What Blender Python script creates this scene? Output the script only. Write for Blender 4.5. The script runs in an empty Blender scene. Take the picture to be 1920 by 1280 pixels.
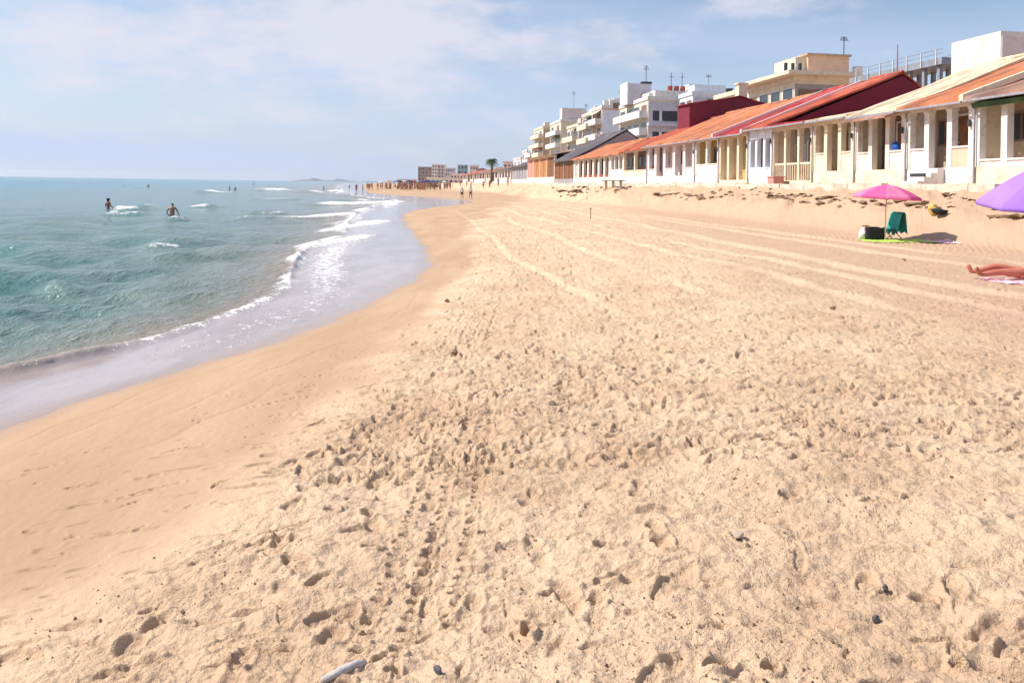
import bpy, math, random
import numpy as np
from mathutils import Vector, Matrix
random.seed(7); rng = np.random.default_rng(11)
R = math.radians
sc = bpy.context.scene
COL = sc.collection

# ------------------------------------------------------------------ camera, sky, sun, exposure
EYE = 2.1
ROLL = R(0.92)
F = 1450.0                                   # focal length in photo pixels (1920 wide)
cam = bpy.data.cameras.new('camera'); co = bpy.data.objects.new('camera', cam); COL.objects.link(co)
cam.sensor_width = 36; cam.lens = F/1920*36
cam.shift_y = -(640-345.5)/1920
cam.clip_start = 0.05; cam.clip_end = 30000
co.location = (0, 0, EYE)
co.matrix_world = Matrix.Translation((0, 0, EYE)) @ Matrix.Rotation(R(90), 4, 'X') @ Matrix.Rotation(ROLL, 4, 'Z')
sc.camera = co
SUN_EL, SUN_AZ = R(47), R(-84)               # azimuth measured from +Y, clockwise (the sea is to the left)
sd = Vector((math.sin(SUN_AZ)*math.cos(SUN_EL), math.cos(SUN_AZ)*math.cos(SUN_EL), math.sin(SUN_EL)))
sun = bpy.data.lights.new('sun', 'SUN'); so = bpy.data.objects.new('sun', sun); COL.objects.link(so)
sun.energy = 4.8; sun.angle = R(0.53); sun.color = (1.0, 0.94, 0.86)
so.rotation_euler = sd.to_track_quat('Z', 'Y').to_euler(); so.location = (-30, 10, 40)

w = bpy.data.worlds.new('World'); sc.world = w; w.use_nodes = True
nt = w.node_tree; nt.nodes.clear()
def N(nt, typ, **kw):
    n = nt.nodes.new(typ)
    for k, v in kw.items():
        if k.startswith('i_'):
            key = k[2:]; key = int(key) if key.isdigit() else key.replace('_', ' ')
            n.inputs[key].default_value = v
        else: setattr(n, k, v)
    return n
def mth(nt, op, a, b=None, clamp=False):
    n = nt.nodes.new('ShaderNodeMath'); n.operation = op; n.use_clamp = clamp
    for i, x in enumerate((a, b)):
        if x is None: continue
        if isinstance(x, (int, float)): n.inputs[i].default_value = x
        else: nt.links.new(x, n.inputs[i])
    return n.outputs[0]
def ramp(nt, fac, lo, hi, a=0.0, b=1.0):
    n = nt.nodes.new('ShaderNodeMapRange'); n.interpolation_type = 'SMOOTHSTEP'
    nt.links.new(fac, n.inputs[0]); n.inputs[1].default_value = lo; n.inputs[2].default_value = hi
    n.inputs[3].default_value = a; n.inputs[4].default_value = b
    return n.outputs[0]
def mixc(nt, fac, a, b, bt='MIX'):
    n = nt.nodes.new('ShaderNodeMix'); n.data_type = 'RGBA'; n.blend_type = bt
    for idx, x in ((0, fac), (6, a), (7, b)):
        if isinstance(x, (int, float)): n.inputs[idx].default_value = x
        elif isinstance(x, tuple): n.inputs[idx].default_value = (*x[:3], 1)
        else: nt.links.new(x, n.inputs[idx])
    return n.outputs[2]
sky = N(nt, 'ShaderNodeTexSky', sky_type='NISHITA', sun_disc=False, sun_elevation=SUN_EL, sun_rotation=SUN_AZ,
        altitude=0, air_density=1.0, dust_density=1.0, ozone_density=1.5)
geo = N(nt, 'ShaderNodeNewGeometry'); sep = N(nt, 'ShaderNodeSeparateXYZ')
tc = N(nt, 'ShaderNodeTexCoord'); nt.links.new(tc.outputs['Generated'], sep.inputs[0])
az = mth(nt, 'ARCTAN2', sep.outputs[0], sep.outputs[1]); el = mth(nt, 'ARCSINE', sep.outputs[2])
comb = N(nt, 'ShaderNodeCombineXYZ')
nt.links.new(mth(nt, 'MULTIPLY', az, 5.0), comb.inputs[0]); nt.links.new(mth(nt, 'MULTIPLY', el, 13.0), comb.inputs[1])
nz = N(nt, 'ShaderNodeTexNoise', i_Scale=1.6, i_Detail=9.0, i_Roughness=0.6); nt.links.new(comb.outputs[0], nz.inputs['Vector'])
comb2 = N(nt, 'ShaderNodeCombineXYZ')
nt.links.new(mth(nt, 'MULTIPLY', az, 2.2), comb2.inputs[0]); nt.links.new(mth(nt, 'MULTIPLY', el, 16.0), comb2.inputs[1]); comb2.inputs[2].default_value = 7.3
nz2 = N(nt, 'ShaderNodeTexNoise', i_Scale=1.0, i_Detail=5.0, i_Roughness=0.5); nt.links.new(comb2.outputs[0], nz2.inputs['Vector'])
cloud = None
for (ca, ce, wa, we, amp) in ((-0.33, 0.19, 0.24, 0.07, 1.0), (-0.15, 0.225, 0.11, 0.06, 1.0), (-0.10, 0.15, 0.12, 0.09, 0.45), (0.09, 0.18, 0.10, 0.03, 1.0),
                              (0.30, 0.225, 0.07, 0.03, 0.9), (-0.52, 0.13, 0.24, 0.05, 0.6), (-0.15, 0.07, 0.4, 0.05, 0.35), (-0.9, 0.35, 0.4, 0.12, 0.8), (0.8, 0.4, 0.4, 0.12, 0.7)):
    dx = mth(nt, 'DIVIDE', mth(nt, 'SUBTRACT', az, ca), wa); dy = mth(nt, 'DIVIDE', mth(nt, 'SUBTRACT', el, ce), we)
    d2 = mth(nt, 'ADD', mth(nt, 'MULTIPLY', dx, dx), mth(nt, 'MULTIPLY', dy, dy))
    g = mth(nt, 'MULTIPLY', mth(nt, 'EXPONENT', mth(nt, 'MULTIPLY', d2, -1.0)), amp)
    cloud = g if cloud is None else mth(nt, 'ADD', cloud, g)
cm = mth(nt, 'ADD', mth(nt, 'MULTIPLY', cloud, 0.62), mth(nt, 'MULTIPLY', mth(nt, 'SUBTRACT', nz.outputs[0], 0.5), 2.0))
cmask = ramp(nt, cm, 0.12, 0.9, 0.0, 0.85)
veil = mth(nt, 'ADD', ramp(nt, nz2.outputs[0], 0.35, 0.65, 0.0, 0.35), ramp(nt, el, 0.26, 0.0, 0.10, 0.70))
skyc = mixc(nt, veil, sky.outputs[0], (4.2, 5.05, 6.9))
skyc = mixc(nt, cmask, skyc, (5.9, 5.75, 6.5))
bg = N(nt, 'ShaderNodeBackground', i_Strength=0.112); nt.links.new(skyc, bg.inputs[0])
wo = N(nt, 'ShaderNodeOutputWorld'); nt.links.new(bg.outputs[0], wo.inputs[0])
sc.view_settings.view_transform = 'Standard'; sc.view_settings.look = 'None'; sc.view_settings.gamma = 1
sc.view_settings.use_curve_mapping = False; sc.view_settings.exposure = 0.30

# ------------------------------------------------------------------ helpers
def raydir(px, py):
    u, v = (px-960)/F, (345.5-py)/F
    c, s_ = math.cos(ROLL), math.sin(ROLL)
    return Vector((u*c - v*s_, 1.0, u*s_ + v*c)) if False else Vector((u*c - v*s_, 1.0, v*c + u*s_))
def ground_at(px, py, z):
    d = raydir(px, py); k = (z-EYE)/d.z
    return Vector((d.x*k, d.y*k, z))
def at_depth(px, py, Y):
    d = raydir(px, py); return Vector((d.x*Y, Y, EYE+d.z*Y))
PHI = R(8.2); CP, SP = math.cos(PHI), math.sin(PHI)      # the row of houses runs 8.2 degrees to the left of the view
def W(t, s, z): return Vector((t*CP - s*SP, t*SP + s*CP, z))
def TS(x, y): return x*CP + y*SP, -x*SP + y*CP
def s_of(px, t):
    k = raydir(px, 345.5).x; return t*(CP - SP*k)/(k*CP + SP)
def t_of(px, s):
    k = raydir(px, 345.5).x; return s*(k*CP + SP)/(CP - SP*k)
def z_of(px, py, t, s):
    Y = t*SP + s*CP; return EYE + raydir(px, py).z*Y

def tag(o, label=None, cat=None, group=None, kind=None):
    if label: o['label'] = label
    if cat: o['category'] = cat
    if group: o['group'] = group
    if kind: o['kind'] = kind
    return o
def empty(name, loc, rz=0.0):
    o = bpy.data.objects.new(name, None); COL.objects.link(o); o.location = loc; o.rotation_euler = (0, 0, rz)
    o.empty_display_size = 0.2
    return o
def link_mesh(name, me, m=None, parent=None, smooth=False):
    if m is not None:
        for mm in (m if isinstance(m, (list, tuple)) else [m]): me.materials.append(mm)
    if smooth: me.polygons.foreach_set('use_smooth', [True]*len(me.polygons))
    o = bpy.data.objects.new(name, me); COL.objects.link(o)
    if parent is not None: o.parent = parent
    return o
def copy_tree(o, parent=None):
    c = o.copy(); COL.objects.link(c)
    if parent is not None: c.parent = parent
    for ch in o.children: copy_tree(ch, c)
    return c

class MB:
    def __init__(self, org=(0, 0, 0)): self.v = []; self.f = []; self.o = Vector(org)
    def add(self, vs, fs):
        n = len(self.v); self.v += [tuple(Vector(p)-self.o) for p in vs]; self.f += [tuple(i+n for i in f) for f in fs]; return self
    def box(self, x0, x1, y0, y1, z0, z1):
        vs = [(x, y, z) for z in (z0, z1) for y in (y0, y1) for x in (x0, x1)]
        return self.add(vs, [(0, 2, 3, 1), (4, 5, 7, 6), (0, 1, 5, 4), (2, 6, 7, 3), (0, 4, 6, 2), (1, 3, 7, 5)])
    def tube(self, pts, rad, n=8, caps=True):
        pts = [Vector(p) for p in pts]; rr = rad if isinstance(rad, (list, tuple)) else [rad]*len(pts)
        vs = []; fs = []
        for i, p in enumerate(pts):
            d = (pts[min(i+1, len(pts)-1)] - pts[max(i-1, 0)]).normalized()
            a = d.orthogonal().normalized() if abs(d.z) > .99 else d.cross(Vector((0, 0, 1))).normalized()
            b = d.cross(a)
            for k in range(n):
                an = 2*math.pi*k/n; vs.append(p + (a*math.cos(an) + b*math.sin(an))*rr[i])
        for i in range(len(pts)-1):
            for k in range(n):
                fs.append((i*n+k, i*n+(k+1) % n, (i+1)*n+(k+1) % n, (i+1)*n+k))
        if caps: fs.append(tuple(range(n-1, -1, -1))); fs.append(tuple((len(pts)-1)*n+k for k in range(n)))
        return self.add(vs, fs)
    def prism(self, poly, y0, y1):            # poly in (x,z), extruded along y
        n = len(poly); vs = [(x, y0, z) for x, z in poly] + [(x, y1, z) for x, z in poly]
        fs = [tuple(range(n)), tuple(range(2*n-1, n-1, -1))] + [(i, n+i, n+(i+1) % n, (i+1) % n) for i in range(n)]
        return self.add(vs, fs)
    def build(self, name, m, parent=None, smooth=False):
        me = bpy.data.meshes.new(name); me.from_pydata(self.v, [], self.f); me.validate(); 
        import bmesh
        b = bmesh.new(); b.from_mesh(me); bmesh.ops.recalc_face_normals(b, faces=b.faces); b.to_mesh(me); b.free()
        me.update()
        return link_mesh(name, me, m, parent, smooth)

MATS = {}
def mat(name, col, rough=0.8, var=0.12, scale=1.5, bump=0.0, bscale=20.0, stain=None, spec=0.3, trans=0.0):
    if name in MATS: return MATS[name]
    m = bpy.data.materials.new(name); m.use_nodes = True; nt = m.node_tree; p = nt.nodes['Principled BSDF']
    p.inputs['Roughness'].default_value = rough; p.inputs['Specular IOR Level'].default_value = spec
    tc = N(nt, 'ShaderNodeTexCoord'); nz = N(nt, 'ShaderNodeTexNoise', i_Scale=scale, i_Detail=6.0, i_Roughness=0.6)
    nt.links.new(tc.outputs['Object'], nz.inputs['Vector'])
    hi = tuple(min(1, c*(1+var)) for c in col); lo = tuple(c*(1-var) for c in col)
    c = mixc(nt, ramp(nt, nz.outputs[0], 0.35, 0.65), lo, hi)
    if stain:
        n2 = N(nt, 'ShaderNodeTexNoise', i_Scale=scale*2.3, i_Detail=8.0, i_Roughness=0.7); nt.links.new(tc.outputs['Object'], n2.inputs['Vector'])
        c = mixc(nt, ramp(nt, n2.outputs[0], 0.50, 0.66, 0, 0.8), c, stain)
    nt.links.new(c, p.inputs['Base Color'])
    if bump:
        n3 = N(nt, 'ShaderNodeTexNoise', i_Scale=bscale, i_Detail=4.0); nt.links.new(tc.outputs['Object'], n3.inputs['Vector'])
        b = N(nt, 'ShaderNodeBump', i_Strength=bump, i_Distance=0.02); nt.links.new(n3.outputs[0], b.inputs['Height']); nt.links.new(b.outputs[0], p.inputs['Normal'])
    if trans:
        tr = N(nt, 'ShaderNodeBsdfTranslucent'); nt.links.new(c, tr.inputs[0]); mx = N(nt, 'ShaderNodeMixShader', i_0=trans)
        nt.links.new(p.outputs[0], mx.inputs[1]); nt.links.new(tr.outputs[0], mx.inputs[2]); nt.links.new(mx.outputs[0], nt.nodes['Material Output'].inputs[0])
    MATS[name] = m; return m
def plaster(name, col, stain=None): return mat('plaster_'+name, col, 0.9, 0.06, 0.8, 0.3, 14, stain or tuple(c*0.72 for c in col))
def tile_mat(name, cols, patch=None):
    key = 'roof_'+name
    if key in MATS: return MATS[key]
    m = bpy.data.materials.new(key); m.use_nodes = True; nt = m.node_tree; p = nt.nodes['Principled BSDF']
    p.inputs['Roughness'].default_value = 0.85; p.inputs['Specular IOR Level'].default_value = 0.2
    tc = N(nt, 'ShaderNodeTexCoord'); mp = N(nt, 'ShaderNodeMapping'); mp.inputs['Scale'].default_value = (2.6, 4.0, 0.01)
    nt.links.new(tc.outputs['Object'], mp.inputs[0])
    vr = N(nt, 'ShaderNodeTexVoronoi', i_Scale=1.0, i_Randomness=0.25); nt.links.new(mp.outputs[0], vr.inputs['Vector'])
    sepc = N(nt, 'ShaderNodeSeparateColor'); nt.links.new(vr.outputs['Color'], sepc.inputs[0])
    c = mixc(nt, sepc.outputs[0], cols[0], cols[1])
    nz = N(nt, 'ShaderNodeTexNoise', i_Scale=0.9, i_Detail=7.0, i_Roughness=0.65); nt.links.new(tc.outputs['Object'], nz.inputs['Vector'])
    c = mixc(nt, ramp(nt, nz.outputs[0], 0.47, 0.60, 0, 0.85), c, patch or tuple(x*0.6 for x in cols[0]))
    mp2 = N(nt, 'ShaderNodeMapping'); mp2.inputs['Scale'].default_value = (.22, 1.3, .22); nt.links.new(tc.outputs['Object'], mp2.inputs[0])
    n2 = N(nt, 'ShaderNodeTexNoise', i_Scale=1.0, i_Detail=6.0, i_Roughness=0.7); nt.links.new(mp2.outputs[0], n2.inputs['Vector'])
    c = mixc(nt, ramp(nt, n2.outputs[0], 0.51, 0.60, 0, 0.75), c, tuple(x*0.45+.03 for x in cols[1]))
    c = mixc(nt, ramp(nt, n2.outputs[0], 0.47, 0.38, 0, 0.6), c, tuple(min(.8, x*1.05+.10) for x in cols[0]))
    nt.links.new(c, p.inputs['Base Color'])
    b = N(nt, 'ShaderNodeBump', i_Strength=0.5, i_Distance=0.03); nt.links.new(vr.outputs['Distance'], b.inputs['Height']); nt.links.new(b.outputs[0], p.inputs['Normal'])
    MATS[key] = m; return m

# --- vector noise for the ground and water meshes
def _h(i, j, seed):
    n = (i.astype(np.int64)*374761393 + j.astype(np.int64)*668265263 + seed*974634777) & 0xffffffff
    n = ((n ^ (n >> 13))*1274126177) & 0xffffffff
    n = n ^ (n >> 16)
    return (n & 0xffffff).astype(np.float64)/0xffffff
def vnoise(x, y, seed=0):
    xi, yi = np.floor(x), np.floor(y); fx, fy = x-xi, y-yi
    fx = fx*fx*fx*(fx*(fx*6-15)+10); fy = fy*fy*fy*(fy*(fy*6-15)+10)
    a = _h(xi, yi, seed); b = _h(xi+1, yi, seed); c = _h(xi, yi+1, seed); d = _h(xi+1, yi+1, seed)
    return (a*(1-fx)+b*fx)*(1-fy) + (c*(1-fx)+d*fx)*fy - 0.5
def fbm(x, y, oct=4, seed=0, gain=0.5):
    v = 0; a = 1.0
    for o in range(oct):
        v = v + a*vnoise(x*1.0, y*1.0, seed+o*17); x, y = (x*1.62+y*1.18)+11.3, (y*1.62-x*1.18)+5.7; a *= gain
    return v
def sst(a, b, x):
    t = np.clip((x-a)/(b-a), 0, 1); return t*t*(3-2*t)

# --- the shoreline in plan: X of the wet edge, of the foam front, of the edge of the trodden sand, as functions of Y
WL = np.array([(-60,-8),(-20,-6.2),(0,-4.95),(4,-4.6),(6.4,-4.27),(8,-3.65),(9.6,-3.15),(11.2,-2.75),(13.5,-2.3),(16,-2.1),(18.5,-2.05),(21,-2.2),(24,-2.65),(28,-3.3),(32,-4.0),(37,-5.0),(44,-6.2),(52,-7.2),(60,-7.3),(68,-6.5),(78,-5.0),(88,-4.3),(98,-6),(108,-10),(118,-15),(128,-19.5),(138,-24),(150,-28),(212,-40),(400,-77),(700,-134),(1200,-215),(2000,-300),(4000,-330),(9000,-200)])
FF = np.array([(-60,-12),(-20,-9.5),(0,-7.2),(6,-6.1),(8.1,-5.45),(8.8,-4.95),(9.6,-4.7),(10.7,-4.5),(12.3,-4.25),(14,-4.2),(15.9,-4.6),(18.9,-5.3),(21.6,-5.95),(25.4,-6.4),(29,-6.3),(34,-7.3),(43,-8.9),(52,-10.4),(63,-11.5),(75,-11.8),(88,-13),(100,-18),(120,-25),(138,-31),(150,-34),(212,-47),(400,-90),(700,-150),(1200,-240),(2000,-330),(4000,-360),(9000,-230)])
RB = np.array([(-60,-2),(0,-2.6),(2.3,-1.95),(3,-1.7),(3.9,-1.5),(5,-1.3),(12,-1.05),(20,-1.0),(30,-1.3),(45,-0.9),(60,0.8),(90,3.0),(120,2.0),(140,-5),(212,-25),(400,-60),(9000,100)])
def smooth_curve(P):
    yy = np.concatenate([np.arange(-60, 160, 0.25), np.geomspace(160, 9000, 300)])
    v = np.interp(yy, P[:, 0], P[:, 1]); k = np.ones(9)/9
    w_ = np.convolve(np.pad(v, 4, mode='edge'), k, 'valid'); n = len(np.arange(-60, 160, 0.25))
    v[:n] = w_[:n]; return lambda Y: np.interp(Y, yy, v)
XW, XF, XR = smooth_curve(WL), smooth_curve(FF), smooth_curve(RB)

def ground_base(x, y):
    d = x - XW(y) + (0.05*np.sin(y*0.9) + 0.22*fbm(y*.8, x*.35, 3, 44))*sst(1, 6, y)
    t, s = TS(x, y)
    z = np.where(d < 0, 0.012*d, 0.0)
    z = np.where(d < -2.5, -0.03 + 0.09*(d+2.5), z); z = np.maximum(z, -3)
    z = z - 0.5*sst(0.1, 1.6, XF(y) - x)
    z = np.where(d > 0, 0.10*d - 0.0035*np.minimum(d, 12)**2 , z)
    z = np.where(d > 6, 0.474 + 0.018*np.minimum(d-6, 12), z)
    far = sst(60, 160, y)
    bank0 = sst(15.3, 17.6, t + 0.5*fbm(s*0.25, t*0.3, 3, 5))*0.85 + sst(17.0, 20.5, t)*0.75 + sst(15.5,17,t)*0.22*fbm(s*1.1, t*1.4, 4, 15)
    z = z + np.where(d > 0, bank0, 0)
    return z, d
def gz(x, y):
    z, d = ground_base(np.array([float(x)]), np.array([float(y)])); return float(z[0])

def march(px, py, Y0, Y1, k, zf):
    # walk out along a sight line until it meets the ground
    d = raydir(px, py); Yk = Y0*k**np.arange(int(math.log(Y1/Y0)/math.log(k))+1)
    z = EYE+d.z*Yk; hit = np.nonzero(z <= zf(d.x*Yk, Yk))[0]; i = hit[0] if len(hit) else len(Yk)-1
    return float(d.x*Yk[i]), float(Yk[i]), float(z[i]), len(hit) > 0
gzv_ = lambda x, y: ground_base(x, y)[0]
shorez = lambda x, y: np.maximum(0.0, ground_base(x, y)[0])
def polar(origin, th, rr):
    T, Rr = np.meshgrid(th, rr); return origin[0]+Rr*np.sin(T), origin[1]+Rr*np.cos(T)
def grid_mesh(name, X, Y, Z, keep=None, closed=True):
    nr, nc = X.shape; idx = np.arange(nr*nc).reshape(nr, nc)
    a = idx[:-1, :-1]; b = idx[:-1, 1:]; c = idx[1:, 1:]; d = idx[1:, :-1]
    if closed:
        a = np.concatenate([a, idx[:-1, -1:]], 1); b = np.concatenate([b, idx[:-1, :1]], 1)
        c = np.concatenate([c, idx[1:, :1]], 1); d = np.concatenate([d, idx[1:, -1:]], 1)
    q = np.stack([a, d, c, b], -1).reshape(-1, 4)
    used = None
    if keep is not None:
        kf = keep.reshape(-1); q = q[kf[q].any(1)]
        used = np.unique(q); remap = np.full(nr*nc, -1); remap[used] = np.arange(len(used)); q = remap[q]
    V = np.stack([X, Y, Z], -1).reshape(-1, 3)
    if used is not None: V = V[used]
    me = bpy.data.meshes.new(name); me.vertices.add(len(V)); me.vertices.foreach_set('co', V.astype(np.float32).ravel())
    me.loops.add(q.size); me.loops.foreach_set('vertex_index', q.astype(np.int32).ravel())
    me.polygons.add(len(q)); me.polygons.foreach_set('loop_start', np.arange(0, q.size, 4, dtype=np.int32)); me.polygons.foreach_set('loop_total', np.full(len(q), 4, dtype=np.int32))
    me.polygons.foreach_set('use_smooth', np.ones(len(q), dtype=bool))
    me.update(calc_edges=True)
    return me, used
def fattr(me, name, arr, used):
    a = me.attributes.new(name, 'FLOAT', 'POINT'); arr = arr.reshape(-1)
    if used is not None: arr = arr[used]
    a.data.foreach_set('value', arr.astype(np.float32))
def radii(r0, r1, kmin, kq, kmax):
    out = [r0]
    while out[-1] < r1: r = out[-1]; out.append(r + r*min(kmax, max(kmin, r*kq)))
    return np.array(out)

# ------------------------------------------------------------------ beach sand
O = (0.0, -1.5)
thf = np.arange(R(-40), R(40), 0.00115)
thc = np.linspace(R(40), R(320), 170)[1:-1]
TH = np.concatenate([thf, thc])
RR = np.concatenate([np.linspace(0.05, 3.2, 60), radii(3.23, 9000, 0.0016, 0.00036, 0.035)])
X, Y = polar(O, TH, RR)
Z, D = ground_base(X, Y)
T_, S_ = TS(X, Y)
near = 1 - sst(45, 140, np.hypot(X, Y))
rough = sst(-0.5, 0.6, X - XR(Y) + 0.7*fbm(X*1.3, Y*0.7, 4, 3))                # 0 on the smooth strip, 1 on trodden sand
rightz = sst(2.2, 6.5, X - 0.05*Y + 0.6*fbm(X*0.4, Y*0.3, 3, 9))*sst(5.5, 9.5, Y + 0.45*X)      # the raked part: finer relief
smooth_ = sst(0.15, 0.9, D)
lum = rough*(1-0.62*rightz)
Z = Z + near*lum*(0.062*fbm(X*1.3, Y*1.6, 4, 21) + 0.024*np.abs(fbm(X*2.6+Y*.8, Y*7.0, 3, 33)) + 0.031*np.abs(fbm(X*5.5, Y*6.5, 4, 31)) + 0.016*fbm(X*10, Y*13, 3, 35))
Z = Z + near*rough*0.010*fbm(X*24, Y*24, 3, 41)
Z = Z + near*smooth_*(1-rough)*(0.012*fbm(X*2.2, Y*1.2, 4, 51) + 0.003*fbm(X*24, Y*24, 2, 52))
Z = Z + 0.05*near*rough*fbm(X*0.35, Y*0.35, 2, 61)
# long raked ruts running with the beach
RUTL = []
for t0, a, wd in ((2.9, 0.020, .10), (4.6, 0.022, .12), (6.2, 0.03, .14), (7.7, 0.03, .12), (9.1, 0.035, .18), (11.2, 0.03, .16), (12.4, .035, .15)):
    a = a*0.9; tt = T_ - t0 - 0.25*np.sin(S_*0.11+t0) - 0.3*fbm(S_*.15, T_*0+t0, 2, 73) - 0.35*(S_/40.0)
    m_ = sst(7, 14, Y)*near*sst(-.6, .0, fbm(S_*.2, T_*.5, 3, 77))
    RUTL.append(m_*np.exp(-((tt-wd*.8)/(wd*1.6))**2)); Z += m_*(a*np.exp(-((tt-wd*1.7)/wd)**2) - a*np.exp(-(tt/wd)**2))
Z += near*rightz*0.006*np.sin(T_*48 + 3*fbm(X*0.7, Y*0.7, 2, 71))*sst(-.1, .2, fbm(X*.5, Y*.4, 2, 72))
RUT = np.clip(sum(RUTL), 0, 1); SW = sum(np.exp(-((D-c_-0.35*fbm(Y*.7+c_, X*.2, 3, int(c_*50)))/w_)**2)*sst(-.25, .25, fbm(Y*.6, X*.6, 2, int(c_*70))) for c_, w_ in ((.45, .018), (.8, .02), (1.25, .025), (1.8, .03)))*near; Z += -0.004*SW; DARK = np.zeros_like(Z); Zb = Z.copy()
nfine = len(thf)
def stamp(x, y, a, b, ang, depth, edge=0.6, rim=0.35, kind=0):
    dx, dy = x-O[0], y-O[1]; r0 = math.hypot(dx, dy); th0 = math.atan2(dx, dy); m = max(a, b)*1.7
    if abs(th0) > R(39): return
    i0, i1 = np.searchsorted(RR, (r0-m, r0+m)); da = m/r0
    j0, j1 = np.searchsorted(thf, (th0-da, th0+da))
    if i1-i0 < 1 or j1-j0 < 1: return
    sl = (slice(i0, i1), slice(j0, j1))
    px, py = X[sl]-x, Y[sl]-y; c, s_ = math.cos(ang), math.sin(ang)
    u = (px*c+py*s_)/a; v = (-px*s_+py*c)/b
    if kind == 1: v = v + 0.25*u*u
    rho = np.sqrt(u*u+v*v)*(1+0.35*vnoise(X[sl]*18, Y[sl]*18, 5))
    g = (1-sst(edge, 1.0, rho)); Z[sl] = np.where(DARK[sl] > .2, np.minimum(Z[sl], Zb[sl]-depth*g), Z[sl]-depth*g*(1-0.25*u))
    Z[sl] += depth*rim*np.exp(-((rho-1.18)/0.2)**2)
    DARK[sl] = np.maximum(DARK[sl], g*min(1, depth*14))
def rand_stamps(n, ylo, yhi, xlo, xhi, sz, dep, edge=(0.62, 0.88), asp=(1.2, 2.4), prob=lambda x, y: 1.0, kind=0, rim=.3):
    # distances drawn so that each band of the picture gets its share
    for _ in range(n):
        u = random.random(); y = 1/((1-u)/ylo + u/yhi); half = 0.72*y+0.5
        x = random.uniform(max(-half, xlo), min(half, xhi))
        if x < XR(y) + random.gauss(0.05, 0.22) or random.random() > prob(x, y): continue
        b = random.uniform(*sz); a = b*random.uniform(*asp)
        stamp(x, y, a*random.choice((1, 1, 1.5)), b, random.choice((random.gauss(0.15, 0.4), random.gauss(0.15, 0.4), random.uniform(0, math.pi))), random.uniform(*dep)*min(1, b/0.05), random.uniform(*edge), rim, kind)
_gx, _gy = np.meshgrid(np.arange(-40, 40, .05), np.arange(0, 50, .05)); _T1 = fbm(_gx*.9, _gy*.9, 3, 123); _T2 = fbm(_gx*1.7, _gy*1.2, 3, 321)
def tab(T, x, y): return float(T[min(999, max(0, int(y/.05))), min(1599, max(0, int((x+40)/.05)))])
def pr(x, y):
    c = tab(_T1, x, y); return (1.0 if x < 2.0+0.12*y else 0.5)*(1.0 if c > .02 else .42)
rand_stamps(750, 1.9, 32, -2, 30, (0.014, 0.032), (0.012, 0.030), asp=(1.5, 3.6), prob=pr)
rand_stamps(230, 2.0, 45, -2, 30, (0.035, 0.055), (0.012, 0.032), asp=(1.8, 2.6), prob=pr)
rand_stamps(1900, 1.9, 22, -2, 30, (0.007, 0.016), (0.012, 0.026), edge=(.5, .75), prob=pr)
rand_stamps(160, 2.0, 18, -2, 12, (0.014, 0.022), (0.02, 0.03), asp=(4, 8), prob=pr, kind=1)
rand_stamps(9500, 4.6, 40, -2, 30, (0.013, 0.032), (0.025, 0.055), edge=(.4, .75), asp=(1.6, 4.5), prob=pr)
# walking lines of bare footprints along the edge of the trodden strip
for k in range(5):
    x0 = -0.75 + 0.5*k + random.uniform(-.1, .1); sp = random.uniform(.58, .72); yy = 2.2 + random.random()*.5; side = 1
    while yy < 30:
        xx = x0 + XR(yy) + 1.0 + 0.12*math.sin(yy*.5+k) + side*0.09
        ang = math.pi/2 + side*0.12 + random.gauss(0, .08); dp = random.uniform(.012, .03)
        stamp(xx, yy, 0.075, 0.05, ang, dp, .55, .35); stamp(xx+math.cos(ang)*.14, yy+math.sin(ang)*.14, 0.07, 0.042, ang, dp*1.2, .5, .35)
        yy += sp + random.gauss(0, .04); side = -side
for _ in range(260):
    y = random.uniform(2.2, 9); x = XR(y) - abs(random.gauss(0, .9))-.1
    if x > XW(y)+.9: stamp(x, y, random.uniform(.02, .09), random.uniform(.008, .02), random.gauss(.35, .3), random.uniform(.004, .014), random.uniform(.3, .7), .4)
for _ in range(26):
    y = random.uniform(2.2, 7); x = XR(y) - random.uniform(-.1, 1.2); a = random.gauss(.4, .2)
    if x > XW(y)+.9: stamp(x, y, random.uniform(.12, .24), random.uniform(.010, .018), a, random.uniform(.012, .022), .5, .4, 1)
# caterpillar-like tyre prints near the smooth strip
for x0, yA, yB in ((-0.62, 2.3, 6.5), (-0.47, 2.3, 6.5), (-0.30, 3.0, 6.0), (-1.02, 8.6, 12), (-.85, 8.6, 12), (-.7, 8.6, 12), (-.55, 8.6, 12)):
    yy = yA
    while yy < yB:
        stamp(x0 + 0.03*yy + random.gauss(0, .006), yy, 0.034, 0.018, random.gauss(.2, .2), 0.030, .5, .4); yy += 0.075
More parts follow.
